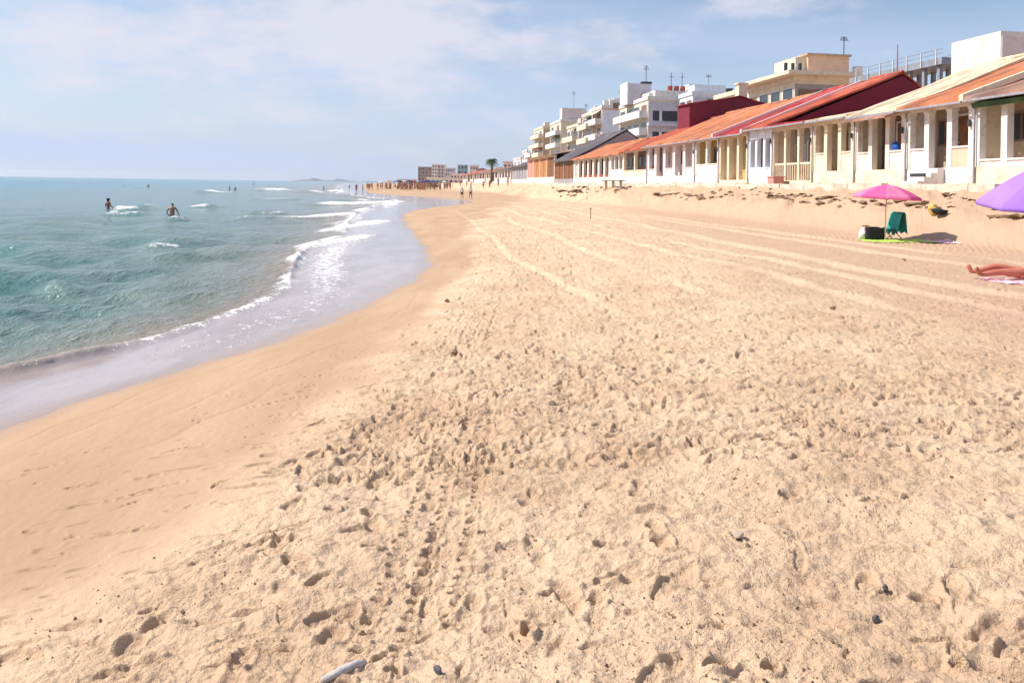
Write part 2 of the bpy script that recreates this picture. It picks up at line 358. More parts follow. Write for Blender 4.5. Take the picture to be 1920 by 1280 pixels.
# chosen deep prints seen in the photograph (dark pits), given as places on the sand
for px, py, a, b, dp, an in ((1135, 1030, .065, .035, .06, .1), (1232, 1055, .022, .016, .035, .5), (1040, 1115, .08, .03, .035, .2), (1140, 1100, .05, .03, .035, 0), (990, 1190, .03, .05, .06, .2),
        (887, 872, .05, .03, .06, .3), (915, 997, .05, .025, .05, .2), (910, 1072, .055, .014, .03, 0), (1208, 718, .09, .05, .06, 0), (1345, 1262, .06, .03, .06, .3), (1445, 1258, .035, .025, .05, 0),
        (1795, 1242, .03, .02, .05, 0), (1380, 1015, .02, .05, .05, .5), (1480, 938, .05, .03, .05, 0), (1635, 950, .07, .02, .04, 0), (1730, 1120, .06, .03, .04, .1), (790, 1105, .07, .02, .04, .1),
        (620, 972, .04, .03, .05, 0), (685, 937, .05, .03, .05, .3), (625, 843, .04, .03, .06, 0), (852, 662, .05, .05, .08, 0), (700, 1040, .05, .04, .05, .4), (470, 1250, .16, .015, .03, .25), (455, 1210, .12, .014, .03, .25),
        (350, 1178, .07, .012, .02, .25), (540, 1000, .16, .02, .03, .45), (510, 1020, .14, .02, .03, .45), (57, 880, .04, .015, .02, 0), (70, 905, .03, .012, .012, 0), (1085, 875, .05, .02, .04, 0), (1300, 835, .03, .06, .05, .3),
        (1660, 1107, .04, .02, .04, .1), (1075, 780, .08, .02, .03, .2), (1060, 712, .08, .03, .05, .3)):
    q = ground_at(px, py, gz(*ground_at(px, py, .45)[:2])); q = ground_at(px, py, gz(q.x, q.y))
    stamp(q.x, q.y, a, b, an, dp, .6, .4)
def Zat(x, y):
    dx, dy = x-O[0], y-O[1]; r0 = math.hypot(dx, dy); th0 = math.atan2(dx, dy)
    i = min(len(RR)-1, int(np.searchsorted(RR, r0))); j = min(nfine-1, max(0, int(np.searchsorted(thf, th0))))
    return float(Z[i, j])
me, used = grid_mesh('sand', X, Y, Z)
damp = (1-sst(0.45, 1.2, D/np.maximum(0.6, (XR(Y)-XW(Y))*1.0) + 0.30*fbm(X*.8, Y*.5, 4, 81)))
fattr(me, 'damp', damp, used); fattr(me, 'edge', 1-sst(0.0, 0.35, D), used); fattr(me, 'rake', rightz*near, used); fattr(me, 'pit_shade', DARK, used); fattr(me, 'rough', rough, used); fattr(me, 'rut', RUT, used); fattr(me, 'swash', np.clip(SW, 0, 1), used)
def attr(nt, name): return N(nt, 'ShaderNodeAttribute', attribute_name=name).outputs['Fac']
m = bpy.data.materials.new('sand'); m.use_nodes = True; nt = m.node_tree; p = nt.nodes['Principled BSDF']
tc = N(nt, 'ShaderNodeTexCoord')
def noise(nt, tc, sc_, det=5.0, ro=.6, stretch=None):
    n = N(nt, 'ShaderNodeTexNoise', i_Scale=sc_, i_Detail=det, i_Roughness=ro)
    if stretch:
        mp = N(nt, 'ShaderNodeMapping'); mp.inputs['Scale'].default_value = stretch; mp.inputs['Rotation'].default_value = (0, 0, -PHI)
        nt.links.new(tc.outputs['Object'], mp.inputs[0]); nt.links.new(mp.outputs[0], n.inputs['Vector'])
    else: nt.links.new(tc.outputs['Object'], n.inputs['Vector'])
    return n.outputs[0]
dry = mixc(nt, ramp(nt, noise(nt, tc, 1.1, 6), .35, .68), (0.675, 0.485, 0.325), (0.575, 0.39, 0.25))
dry = mixc(nt, mth(nt, 'MULTIPLY', attr(nt, 'rake'), 0.8), dry, (0.53, 0.345, 0.225))
dry = mixc(nt, mth(nt, 'MULTIPLY', attr(nt, 'rut'), 0.5), dry, (0.70, 0.51, 0.35))
dry = mixc(nt, ramp(nt, noise(nt, tc, 60, 3), .52, .75, 0, .5), dry, (0.48, 0.33, 0.21))
dry = mixc(nt, ramp(nt, noise(nt, tc, 160, 2), .6, .75, 0, .45), dry, (0.30, 0.19, 0.12))
dry = mixc(nt, mth(nt, 'MULTIPLY', attr(nt, 'pit_shade'), 0.75), dry, (0.40, 0.26, 0.16))     # darkens the prints: their shade put into the sand colour
dampc = mixc(nt, ramp(nt, noise(nt, tc, .9, 5, .6, (1, .35, 1)), .35, .65), (0.50, 0.335, 0.21), (0.435, 0.28, 0.17))
c = mixc(nt, ramp(nt, attr(nt, 'damp'), 0.05, 0.75), dry, dampc)
c = mixc(nt, mth(nt, 'MULTIPLY', attr(nt, 'swash'), 0.35), c, (0.36, 0.23, 0.14))
c = mixc(nt, mth(nt, 'MULTIPLY', attr(nt, 'edge'), 0.5), c, (0.44, 0.28, 0.18))
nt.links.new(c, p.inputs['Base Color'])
nt.links.new(mth(nt, 'SUBTRACT', 0.95, mth(nt, 'MULTIPLY', attr(nt, 'edge'), 0.6)), p.inputs['Roughness']); p.inputs['Specular IOR Level'].default_value = 0.25
hgt = mth(nt, 'ADD', mth(nt, 'MULTIPLY', noise(nt, tc, 34, 5, .65), mth(nt, 'ADD', mth(nt, 'MULTIPLY', attr(nt, 'rough'), 0.020), 0.0015)), mth(nt, 'ADD', mth(nt, 'MULTIPLY', noise(nt, tc, 180, 3), 0.0030), mth(nt, 'MULTIPLY', noise(nt, tc, 75, 3), mth(nt, 'MULTIPLY', attr(nt, 'rough'), 0.010))))
b = N(nt, 'ShaderNodeBump', i_Strength=1.0, i_Distance=1.0); nt.links.new(hgt, b.inputs['Height']); nt.links.new(b.outputs[0], p.inputs['Normal'])
sand = link_mesh('sand', me, m); tag(sand, kind='structure', label='pale trodden beach sand with a smooth damp strip', cat='sand')

# ------------------------------------------------------------------ sea
OS = (-1.0, -2.0)
ths = np.concatenate([np.arange(R(-42), R(4), 0.0011), np.linspace(R(4), R(40), 60)[1:], np.linspace(R(40), R(318), 90)[1:-1]])
RS = radii(0.5, 9000, 0.0022, 0.00030, 0.03)
Xs, Ys = polar(OS, ths, RS)
Ds = Xs - XW(Ys)
dist = np.hypot(Xs, Ys)
df = Xs - XF(Ys) + 0.10*fbm(Xs*1.2, Ys*1.2, 3, 91)      # < 0: the sea proper, > 0: the swash film
dfn = df
film = sst(-0.15, 0.15, df)
spacing = np.maximum(dist*0.0011, dist*dist*0.0003)
Zs = np.zeros_like(Xs)
for k in range(46):
    lam = 0.28*(1.115**k) if k < 30 else random.uniform(.8, 6)
    lam = min(lam, 14); ang = random.gauss(0.0, 0.75); kx, ky = math.cos(ang)*2*math.pi/lam, math.sin(ang)*2*math.pi/lam
    amp = 0.0155*lam**0.70; ph = random.random()*6.28
    fade = sst(lam*0.18, lam*0.45, lam - spacing*2.2 - lam*.35)
    ar = kx*Xs+ky*Ys+ph + 0.9*vnoise(Xs/lam/2.5, Ys/lam/2.5, k)
    Zs += fade*amp*(1-2*np.abs(np.sin(ar/2)))*0.5 + fade*amp*0.35*np.sin(ar)
calm = sst(0.0, -3.0, df)*0.85+0.15
Zs *= calm*(1-film)*sst(0, -0.6, df)
Zs += 0.004*(1-film)
foam = np.zeros_like(Xs)
# bore along the foam front: a small step with its steep side to the beach
ampf = np.interp(Ys, [-20, 6, 8.9, 9.6, 12, 15, 17, 19, 23, 26, 40, 90, 200], [.10, .125, .12, .06, .04, .05, .08, .15, .10, .05, .08, .15, .25])
Zs += ampf*np.where(df < 0, np.exp(df/0.55), np.exp(-(df/0.10)**2))*(1+0.5*fbm(Xs*2.5, Ys*2.5, 3, 95))
fo = np.exp(-((df+0.02)/np.interp(Ys, [0, 12, 30, 60, 200], [.16, .20, .5, 1.0, 2.5]))**2)*np.interp(Ys, [-20, 8, 9.2, 9.8, 19, 24, 30, 200], [.25, .25, .40, .55, .70, .8, .7, .55])*(0.85+1.5*fbm(Xs*.9, Ys*.5, 3, 97))
foam = np.maximum(foam, fo)
# lacy foam left behind on the film
lace = np.exp(-((df-0.8)/0.75)**2)*np.interp(Ys, [8, 10, 14, 18, 24, 30, 45], [0.15, .5, .62, .85, .85, .6, .4]); foam = np.maximum(foam, lace*0.85)
def breaker(x0, y0, x1, y1, wdt, h, f=1.2, bow=0.0):
    global Zs, foam
    ax, ay = x1-x0, y1-y0; L = math.hypot(ax, ay); ux, uy = ax/L, ay/L
    u = ((Xs-x0)*ux+(Ys-y0)*uy)/L; v = -(Xs-x0)*uy+(Ys-y0)*ux + bow*((u-.5)**2)*4 + 0.35*wdt*fbm(Xs/wdt*.5, Ys/wdt*.5, 3, int(abs(x0)*7+y0))*2
    e = np.exp(-np.clip((np.abs(u-.5)-.36)/.16, 0, 9)**2)
    g = np.where(v < 0, np.exp(-(v/(wdt*.45))**2), np.exp(-(v/(wdt*1.3))**2))
    Zs += h*g*e; foam = np.maximum(foam, f*np.exp(-((v+wdt*.25)/(wdt*.55))**2)*e)
def brk(pxa, pya, pxb, pyb, wdt, h, f=1.2, bow=0):
    a = ground_at(pxa, pya, 0.0); b_ = ground_at(pxb, pyb, 0.0); breaker(a.x, a.y, b_.x, b_.y, wdt, h, f, bow)
for a in ((376, 361, 442, 361, 2.6, .42), (494, 357, 532, 356, 3.0, .4), (566, 361, 612, 361, 3.0, .4), (612, 360, 640, 359, 3., .3), (216, 392, 264, 393, 1.2, .24), (362, 388, 396, 389, 1.3, .25), (264, 386, 284, 385, 1.0, .12, .8),
          (272, 458, 336, 456, .45, .13, .75), (590, 384, 752, 382, 2.0, .26), (640, 377, 700, 376, 2.0, .2, .9), (515, 407, 676, 404, 1.2, .17, 1.0), (470, 372, 560, 372, 1.5, .15, .5), (590, 436, 716, 414, .8, .1, 1.1), (600, 425, 650, 420, .7, .1, .8),
          (700, 391, 726, 390, 1.4, .12, .9), (550, 468, 696, 441, .55, .08, 1.15), (560, 364, 680, 367, 1.5, .12, .55), (430, 408, 520, 410, .9, .1, .5), (750, 369, 850, 371, 1.0, .05, .6), (640, 360, 672, 361, 3, .2, .8)): brk(*a)
for _ in range(16):
    y_ = random.uniform(40, 260); x_ = XF(y_) - random.uniform(4, .35*y_); L_ = random.uniform(1.0, 4.0)*(.5+y_/150)
    if abs(x_/y_) < .68: breaker(x_, y_, x_+L_, y_+random.uniform(-.3, .3), random.uniform(.6, 1.1)*(.5+y_/150), random.uniform(.1, .22), random.uniform(.7, 1.1))
foam *= 1.0
murk_shade = np.exp(-np.clip(-df, 0, 99)/np.interp(Ys, [0, 20, 60, 200], [1.3, 2.0, 4, 10]))*(1-film)
murk_shade = np.maximum(murk_shade, np.exp(-((df-.02)/.17)**2)*np.interp(Ys, [9.2, 10.2, 17, 18, 22, 23], [1, 0, 0, .8, .8, 0]))          # stirred-up sand, with the bore front's shade painted in
deep = sst(14, 80, -df)
inside = sst(0.0, -0.05, Ds)
Zs = np.where(Ds > -0.0, 0.0, Zs)
me, used = grid_mesh('sea', Xs, Ys, Zs, keep=(Ds < 0.6))
fattr(me, 'foam', foam, used); fattr(me, 'film', film, used); fattr(me, 'murk_shade', murk_shade, used); fattr(me, 'deep', deep, used)
fattr(me, 'shore', sst(-0.5, 0.0, Ds), used)
m = bpy.data.materials.new('sea_water'); m.use_nodes = True; nt = m.node_tree; p = nt.nodes['Principled BSDF']; tc = N(nt, 'ShaderNodeTexCoord')
wc = mixc(nt, ramp(nt, noise(nt, tc, .35, 4), .35, .65), (0.075, 0.185, 0.170), (0.135, 0.240, 0.205))
wc = mixc(nt, attr(nt, 'deep'), wc, (0.004, 0.20, 0.27))
wc = mixc(nt, mth(nt, 'MULTIPLY', ramp(nt, noise(nt, tc, .05, 3, .5, (1, .4, 1)), .52, .68, 0, .5), attr(nt, 'deep')), wc, (0.03, 0.30, 0.29))
wc = mixc(nt, mth(nt, 'MULTIPLY', attr(nt, 'murk_shade'), .8), wc, (0.33, 0.20, 0.115))
fc = mixc(nt, ramp(nt, noise(nt, tc, 1.1, 6, .6, (1, .3, 1)), .40, .62), (0.33, 0.265, 0.245), (0.43, 0.36, 0.34))
fc = mixc(nt, attr(nt, 'shore'), fc, (0.36, 0.26, 0.20))
wc = mixc(nt, attr(nt, 'film'), wc, fc)
fn = noise(nt, tc, 5.5, 7, .72); fn2 = noise(nt, tc, 22, 4, .6)
fm = mth(nt, 'ADD', mth(nt, 'ADD', attr(nt, 'foam'), mth(nt, 'MULTIPLY', mth(nt, 'SUBTRACT', fn, 0.5), 2.6)), mth(nt, 'MULTIPLY', mth(nt, 'SUBTRACT', fn2, .5), .8))
fmask = mth(nt, 'MULTIPLY', ramp(nt, fm, 0.50, 0.85), ramp(nt, attr(nt, 'foam'), 0.05, .3))
wc = mixc(nt, fmask, wc, (0.86, 0.83, 0.82)); nt.links.new(wc, p.inputs['Base Color'])
p.inputs['IOR'].default_value = 1.34
nt.links.new(mth(nt, 'ADD', mth(nt, 'MULTIPLY', fmask, 0.6), mth(nt, 'ADD', 0.10, mth(nt, 'MULTIPLY', attr(nt, 'film'), -0.02))), p.inputs['Roughness'])
h1 = mth(nt, 'MULTIPLY', noise(nt, tc, 3.2, 5, .65, (1, .5, 1)), 0.16); h2 = mth(nt, 'MULTIPLY', noise(nt, tc, 14.0, 3, .55, (1, .6, 1)), 0.022)
h3 = mth(nt, 'MULTIPLY', noise(nt, tc, .7, 4, .6, (1, .5, 1)), 0.22)
hh = mth(nt, 'ADD', mth(nt, 'ADD', h1, h2), mth(nt, 'MULTIPLY', mth(nt, 'MULTIPLY', h3, 2.2), attr(nt, 'deep')))
hh = mth(nt, 'MULTIPLY', hh, mth(nt, 'SUBTRACT', 1.0, mth(nt, 'MULTIPLY', attr(nt, 'film'), 0.94)))
hh = mth(nt, 'ADD', hh, mth(nt, 'MULTIPLY', fmask, .006))
b = N(nt, 'ShaderNodeBump', i_Strength=1.0, i_Distance=1.3); nt.links.new(hh, b.inputs['Height']); nt.links.new(b.outputs[0], p.inputs['Normal'])
sea = link_mesh('sea', me, m); tag(sea, kind='structure', label='teal sea with small breakers and a thin film of backwash on the sand', cat='sea')

# ------------------------------------------------------------------ far hills (structure)
def hills(px0, px1, Y0, top, seed):
    a = at_depth(px0, 341, Y0); b_ = at_depth(px1, 341, Y0); n = 70; vs = []; fs = []
    for i in range(n+1):
        u = i/n; x = a.x+(b_.x-a.x)*u; env = math.sin(math.pi*min(1, max(0, u)))**.6
        h = 1+top*env*(0.55+0.9*float(fbm(np.array([u*6.0]), np.array([seed*1.0]), 4, seed)[0]))
        for k, (dy, fz) in enumerate(((-300, 0), (-120, .55), (0, 1), (260, .6), (600, 0))):
            vs.append((x, Y0+dy, h*fz-1))
    for i in range(n):
        for k in range(4): fs.append((i*5+k, i*5+5+k, i*5+6+k, i*5+k+1))
    mb = MB(); mb.add(vs, fs); o = mb.build('hills', mat('far_hills', (0.09, 0.11, 0.15), .95, .25, .01), smooth=True)  # bluish base: part of the distance haze is put into the colour
    tag(o, kind='structure', label='faint blue hills across the bay', cat='hills')
hills(556, 648, 8200, 46, 3); hills(600, 704, 9000, 52, 8)

# ------------------------------------------------------------------ materials of the houses
M = {}
M['white'] = plaster('white', (0.76, 0.72, 0.67), (0.54, 0.46, 0.37))
M['bwhite'] = plaster('blue_white', (0.74, 0.78, 0.84), (0.62, 0.64, 0.68))
M['cream'] = plaster('cream', (0.76, 0.65, 0.49), (0.58, 0.45, 0.31))
M['pale'] = plaster('pale', (0.74, 0.66, 0.58), (0.54, 0.45, 0.36))
M['peach'] = plaster('peach', (0.74, 0.50, 0.36), (0.60, 0.40, 0.28))
M['pinkw'] = plaster('pink_white', (0.74, 0.62, 0.60), (0.60, 0.49, 0.46))
M['ochre'] = plaster('ochre', (0.56, 0.38, 0.16), (0.42, 0.27, 0.10))
M['yellow'] = plaster('yellow', (0.70, 0.50, 0.20), (0.62, 0.42, 0.14))
M['buff'] = plaster('buff', (0.50, 0.37, 0.26), (0.38, 0.26, 0.17))
M['lilac'] = plaster('lilac', (0.60, 0.55, 0.60), (0.48, 0.42, 0.46))
M['grey'] = plaster('grey', (0.36, 0.33, 0.33), (0.26, 0.23, 0.23))
M['maroon'] = plaster('maroon', (0.20, 0.026, 0.045), (0.10, 0.03, 0.04))
M['pinkblock'] = plaster('pink_block', (0.60, 0.28, 0.24), (0.5, 0.22, 0.2))
M['orangew'] = plaster('orange_wall', (0.46, 0.20, 0.085), (0.45, 0.18, 0.07))
M['brown'] = mat('brown_wood', (0.22, 0.09, 0.035), .7, .25, 3)
M['dbrown'] = mat('dark_wood', (0.08, 0.035, 0.025), .7, .25, 3)
M['dark'] = mat('dark_metal', (0.05, 0.05, 0.055), .5, .2, 3)
M['steel'] = mat('grey_metal', (0.28, 0.29, 0.32), .5, .15, 3)
M['rust'] = mat('red_rust', (0.35, 0.08, 0.05), .7, .25, 3)
M['green'] = mat('green_canvas', (0.05, 0.085, 0.035), .85, .3, 2)
M['blue'] = mat('blue_plastic', (0.02, 0.10, 0.40), .5, .1, 2)
M['glass'] = mat('window_glass', (0.045, 0.06, 0.07), .08, .2, 1, spec=.6)
M['shutter'] = mat('shutter', (0.24, 0.15, 0.11), .6, .15, 3)
M['gshutter'] = mat('grey_shutter', (0.30, 0.29, 0.32), .6, .15, 3)
M['oframe'] = mat('white_frame', (0.72, 0.70, 0.66), .5, .05, 3)
M['stone'] = plaster('concrete', (0.60, 0.52, 0.42), (0.42, 0.34, 0.26))
R_ORANGE = tile_mat('orange', ((0.60, 0.21, 0.09), (0.50, 0.155, 0.07)), (0.40, 0.19, 0.12))
R_CREAM = tile_mat('cream', ((0.74, 0.60, 0.42), (0.66, 0.52, 0.36)), (0.52, 0.40, 0.28))
R_TERRA = tile_mat('terracotta', ((0.52, 0.125, 0.06), (0.42, 0.085, 0.05)), (0.30, 0.06, 0.045))
R_RED = tile_mat('red', ((0.44, 0.05, 0.045), (0.34, 0.035, 0.04)), (0.26, 0.04, 0.04))
R_PINK = tile_mat('pink', ((0.58, 0.16, 0.13), (0.48, 0.11, 0.10)), (0.36, 0.10, 0.10))
R_BROWN = tile_mat('brown', ((0.42, 0.20, 0.13), (0.30, 0.17, 0.13)), (0.24, 0.19, 0.17))
R_GREY = tile_mat('grey', ((0.15, 0.13, 0.14), (0.11, 0.10, 0.11)), (0.09, 0.08, 0.08))

def roof_mesh(mb, s0, s1, t0, z0, t1, z1, pitch=.30, amp=.045, th=.07, rows=9):
    # corrugated slope: round tiles run down it, tile courses step it
    n = max(4, int((s1-s0)/pitch*6)); vs = []; fs = []
    for i in range(n+1):
        s = s0+(s1-s0)*i/n; h = amp*abs(math.cos(math.pi*(s-s0)/pitch))*2-amp
        for j in range(rows+1):
            u = j/rows; sag = -0.05*math.sin(math.pi*u) + 0.025*math.sin(s*1.3+j)
            vs.append((t0+(t1-t0)*u, s, z0+(z1-z0)*u+h+sag))
            vs.append((t0+(t1-t0)*u, s, z0+(z1-z0)*u-th+sag*1))
    c = 2*(rows+1)
    for i in range(n):
        for j in range(rows):
            a = i*c+2*j; fs += [(a, a+c, a+c+2, a+2), (a+1, a+3, a+c+3, a+c+1)]
        fs += [(i*c, i*c+1, i*c+c+1, i*c+c), (i*c+c-2, i*c+2*c-2, i*c+2*c-1, i*c+c-1)]
    for i in (0, n):
        for j in range(rows): a = i*c+2*j; fs.append((a, a+2, a+3, a+1))
    mb.add(vs, fs)

def house(label, s0, s1, bays, wall, trim, roof, inner, eave=5.6, ridge=8.0, tr=27.5, tback=32.0, floor=3.0, par_h=.75, base=1.9,
          beam=None, colw=.28, front=20.9, porch=1.35, thick_end=False, par_mats=None, over=.45, cat='house', rake=None, name='beach_house', gable=None, door=None, low=None, ridgecap=True):
    g = 0.004; s0 += g; s1 -= g
    O_ = W(front, (s0+s1)/2, 2.2); root = empty(name, O_, PHI); tag(root, label, cat, 'porch houses along the beach')
    org = (front, (s0+s1)/2, 2.2)
    def P(nm, m, fn, par=root):
        mb = MB(org); fn(mb); return mb.build(nm, m, par)
    back = front+porch
    trim_m = trim
    P('base', low or trim_m, lambda b: b.box(front-.03, back, s0, s1, base, floor))
    # body with gable ends
    body = [(back, base), (back, eave+(ridge-eave)*(porch-.0)/(tr-front)-.25), (tr, ridge-.16), (tback, eave+.4), (tback, base)]
    P('wall', wall if gable is None else gable, lambda b: b.prism(body, s0+.02, s1-.02))
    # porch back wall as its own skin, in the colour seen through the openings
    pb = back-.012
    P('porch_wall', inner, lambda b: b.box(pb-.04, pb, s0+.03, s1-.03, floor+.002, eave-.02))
    for a, bb in (((s0, s0+.16), (s1-.16, s1)) if s0 < 52 else ()):
        P('side_wall', trim_m if wall is trim_m else wall, lambda b: b.box(front+.3, pb-.042, a, bb, floor+.001, eave-.05))
    bm_z = eave-.28
    P('beam', beam or trim_m, lambda b: b.box(front-.01, front+.27, s0, s1, bm_z, eave-.04))
    # roof
    k = (ridge-eave)/(tr-front)
    r = MB(org); roof_mesh(r, s0, s1, front-over, eave-over*k+.06, tr, ridge+.04); rf = r.build('roof', roof, root)
    r = MB(org); roof_mesh(r, s0, s1, tback+.3, eave+.35, tr+.003, ridge+.035, rows=4); r.build('rear_roof', roof, root)
    if ridgecap:
        r = MB(org); r.tube([(tr, s0, ridge+.06), (tr, s1, ridge+.06)], .11, 6); r.build('ridge_cap', roof, rf)
    if rake:
        r = MB(org)
        for e in ((s0, s0+.22),):
            r.add([(front-over-.02, e[0]-.006, eave-over*k+.0), (tr, e[0]-.006, ridge), (tr, e[0]-.006, ridge+.22), (front-over-.02, e[0]-.006, eave-over*k+.24),
                   (front-over-.02, e[1], eave-over*k+.0), (tr, e[1], ridge), (tr, e[1], ridge+.22), (front-over-.02, e[1], eave-over*k+.24)],
                  [(0, 1, 2, 3), (7, 6, 5, 4), (0, 4, 5, 1), (1, 5, 6, 2), (2, 6, 7, 3), (3, 7, 4, 0)])
        r.build('rake_edge', rake, root)
    n = len(bays); bw = (s1-s0)/n
    if s0 < 60:
        P('downpipe', M['gshutter'], lambda b: b.tube([(front-.09, s1-.12, base+.3), (front-.09, s1-.12, eave-.3)], .04, 6))
        P('gutter', M['gshutter'], lambda b: b.box(front-over-.09, front-over-.02, s0+.05, s1-.05, eave-over*k-.08, eave-over*k+.0))
        P('wall_lamp', M['dark'], lambda b: b.box(front-.12, front-.036, s0+.1, s0+.2, eave-1.1, eave-.85))
    for i in range(n+1):
        s = s0+bw*i; a = s-colw/2; bb = s+colw/2
        if i == 0: a, bb = s0+.001, s0+colw
        if i == n: a, bb = s1-colw, s1-.001
        def colf(b, a=a, bb=bb):
            b.box(front-.005, front+.26, a, bb, floor+.001, bm_z-.12); b.box(front-.035, front+.29, a-.03 if i not in (0,) else a, bb+.03 if i != n else bb, bm_z-.12, bm_z-.001)
        c = P('column', trim_m, colf)
    for i, bt in enumerate(bays):
        a = s0+bw*i+(colw if i == 0 else colw/2)+.003; bb = s0+bw*(i+1)-(colw if i == n-1 else colw/2)-.003; mid = (a+bb)/2
        pm = (par_mats or {}).get(i, trim_m)
        if bt in 'pa':
            P('parapet', pm, lambda b: b.box(front+.02, front+.20, a, bb, floor+.002, floor+par_h)) if bt == 'p' or par_h else None
            P('sill', trim_m, lambda b: b.box(front-.02, front+.24, a, bb, floor+par_h, floor+par_h+.07))
        if bt == 'a':
            def arch(b):
                za, r_ = eave-.95, (bb-a)/2; pts = []
                k_ = 12; vs = []; fs = []
                for q in range(k_+1):
                    an = math.pi*q/k_; y = mid-r_*math.cos(an); z = za+r_*1.25*math.sin(an)*.62
                    for t_ in (front+.02, front+.22): vs += [(t_, y, z), (t_, y, bm_z-.002)]
                for q in range(k_):
                    o = q*4; fs += [(o, o+4, o+5, o+1), (o+2, o+3, o+7, o+6), (o, o+2, o+6, o+4)]
                b.add(vs, fs)
            P('arch', trim_m, arch)
        if bt == 'b':
            P('rail', trim_m, lambda b: [b.box(front+.05, front+.15, a, bb, floor+.85, floor+.95)] + [b.box(front+.07, front+.13, a+(bb-a)*(q+.5)/5-.025, a+(bb-a)*(q+.5)/5+.025, floor+.002, floor+.849) for q in range(5)])
            P('lower_panel', M['brown'], lambda b: b.box(front+.9, front+.96, a+.2, bb-.2, floor+.002, floor+.8))
        if bt == 's':                                  # stairs down to the sand
            st = []
            for q in range(4): st.append((floor-.02-.17*q, front-.05-.28*(q+1), front-.05-.28*q))
            P('steps', trim_m, lambda b: [b.box(t0_, t1_-.001, a+.05, bb-.05, base, z_) for z_, t0_, t1_ in st])
        # opening in the back wall: door behind open bays, window behind the others
        if bt in 'os' or (bt == 'b' and i == 1):
            fr = P('door', door or M['brown'], lambda b: b.box(pb-.10, pb-.045, mid-.45, mid+.45, floor+.003, floor+2.1))
            P('door_frame', M['oframe'], lambda b: (b.box(pb-.13, pb-.046, mid-.55, mid-.455, floor+.003, floor+2.2), b.box(pb-.13, pb-.046, mid+.455, mid+.55, floor+.003, floor+2.2), b.box(pb-.13, pb-.046, mid-.455, mid+.455, floor+2.11, floor+2.2)), fr)
            P('handle', M['steel'], lambda b: b.box(pb-.15, pb-.101, mid+.33, mid+.38, floor+1.0, floor+1.1), fr)
        elif bt in 'pab':
            hw = min(.75 if s0 < 60 else 1.1, (bb-a)/2-.02); z0_, z1_ = floor+.95, floor+2.05
            fr = P('window', M['shutter'] if inner is not M['grey'] else M['oframe'], lambda b: (b.box(pb-.09, pb-.045, mid-hw, mid-hw+.08, z0_, z1_), b.box(pb-.09, pb-.045, mid+hw-.08, mid+hw, z0_, z1_), b.box(pb-.09, pb-.045, mid-.03, mid+.03, z0_+.081, z1_-.081),
                   b.box(pb-.09, pb-.045, mid-hw+.081, mid+hw-.081, z1_-.08, z1_), b.box(pb-.09, pb-.045, mid-hw+.081, mid+hw-.081, z0_, z0_+.08)))
            P('pane', M['glass'], lambda b: b.box(pb-.07, pb-.046, mid-hw+.081, mid+hw-.081, z0_+.081, z1_-.081), fr)
        if bt == 'k':                                   # slim dark-backed bay with red lower boards
            P('lower_panel', M['rust'], lambda b: b.box(front+.05, front+.12, a, bb, floor+.002, floor+.28))
        if bt == 'x':                                   # boarded bay
            P('panel', pm, lambda b: b.box(front+.08, front+.16, a, bb, floor+.002, bm_z-.002))
            P('panel_strip', M['dbrown'], lambda b: b.box(front+.05, front+.079, mid-.06, mid+.06, floor+.002, bm_z-.002))
    return root, P

B = [23.6-2.1, 25.8, 29.7, 33.4, 37.1, 41.4, 44.5, 48.9, 53.1, 64.0, 71.2, 75.7, 92.3, 104.3, 127, 145.7]
r1, P1 = house('cream porch house at the right edge with dark green shade under its brown tiled eave', B[0], B[1], 'ppp', M['cream'], M['white'], R_BROWN, M['buff'], ridge=7.3, tr=26, par_h=.22, par_mats={0: M['pale'], 1: M['pale'], 2: M['pale']}, rake=None, low=M['cream'])
P1('awning', M['green'], lambda b: b.prism([(20.50, 5.30), (20.86, 5.42), (20.86, 5.22), (20.58, 5.12)], B[0]+.1, B[1]-.3))  # added strip standing in for the dark green shade below the eave
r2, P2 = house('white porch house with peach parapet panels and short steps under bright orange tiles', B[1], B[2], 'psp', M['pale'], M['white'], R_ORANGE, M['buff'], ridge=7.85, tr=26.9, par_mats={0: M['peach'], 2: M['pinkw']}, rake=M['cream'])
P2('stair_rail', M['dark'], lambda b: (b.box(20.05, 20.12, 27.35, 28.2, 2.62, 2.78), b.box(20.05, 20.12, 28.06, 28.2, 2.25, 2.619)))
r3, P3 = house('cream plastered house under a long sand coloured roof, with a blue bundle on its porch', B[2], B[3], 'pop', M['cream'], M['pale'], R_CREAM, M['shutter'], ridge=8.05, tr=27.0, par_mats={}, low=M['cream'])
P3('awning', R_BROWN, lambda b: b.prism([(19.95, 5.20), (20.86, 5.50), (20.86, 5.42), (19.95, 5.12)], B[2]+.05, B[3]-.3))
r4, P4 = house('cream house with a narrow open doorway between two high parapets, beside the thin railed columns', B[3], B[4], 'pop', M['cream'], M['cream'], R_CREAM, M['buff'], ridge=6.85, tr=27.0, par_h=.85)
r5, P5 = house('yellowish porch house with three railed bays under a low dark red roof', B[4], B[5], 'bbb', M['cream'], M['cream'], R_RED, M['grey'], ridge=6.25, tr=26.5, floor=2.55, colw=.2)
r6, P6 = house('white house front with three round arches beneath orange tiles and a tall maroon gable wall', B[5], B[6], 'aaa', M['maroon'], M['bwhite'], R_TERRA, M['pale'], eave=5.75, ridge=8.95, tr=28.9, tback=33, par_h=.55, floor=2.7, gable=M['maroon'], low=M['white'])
r7, P7 = house('open porch house with slim cream columns and deep ochre inner walls', B[6], B[7], 'nnn', M['cream'], M['cream'], R_RED, M['ochre'], ridge=8.7, tr=28.3, floor=2.6, colw=.3, par_mats={0: M['ochre'], 1: M['ochre'], 2: M['ochre']}, rake=M['pinkw'])
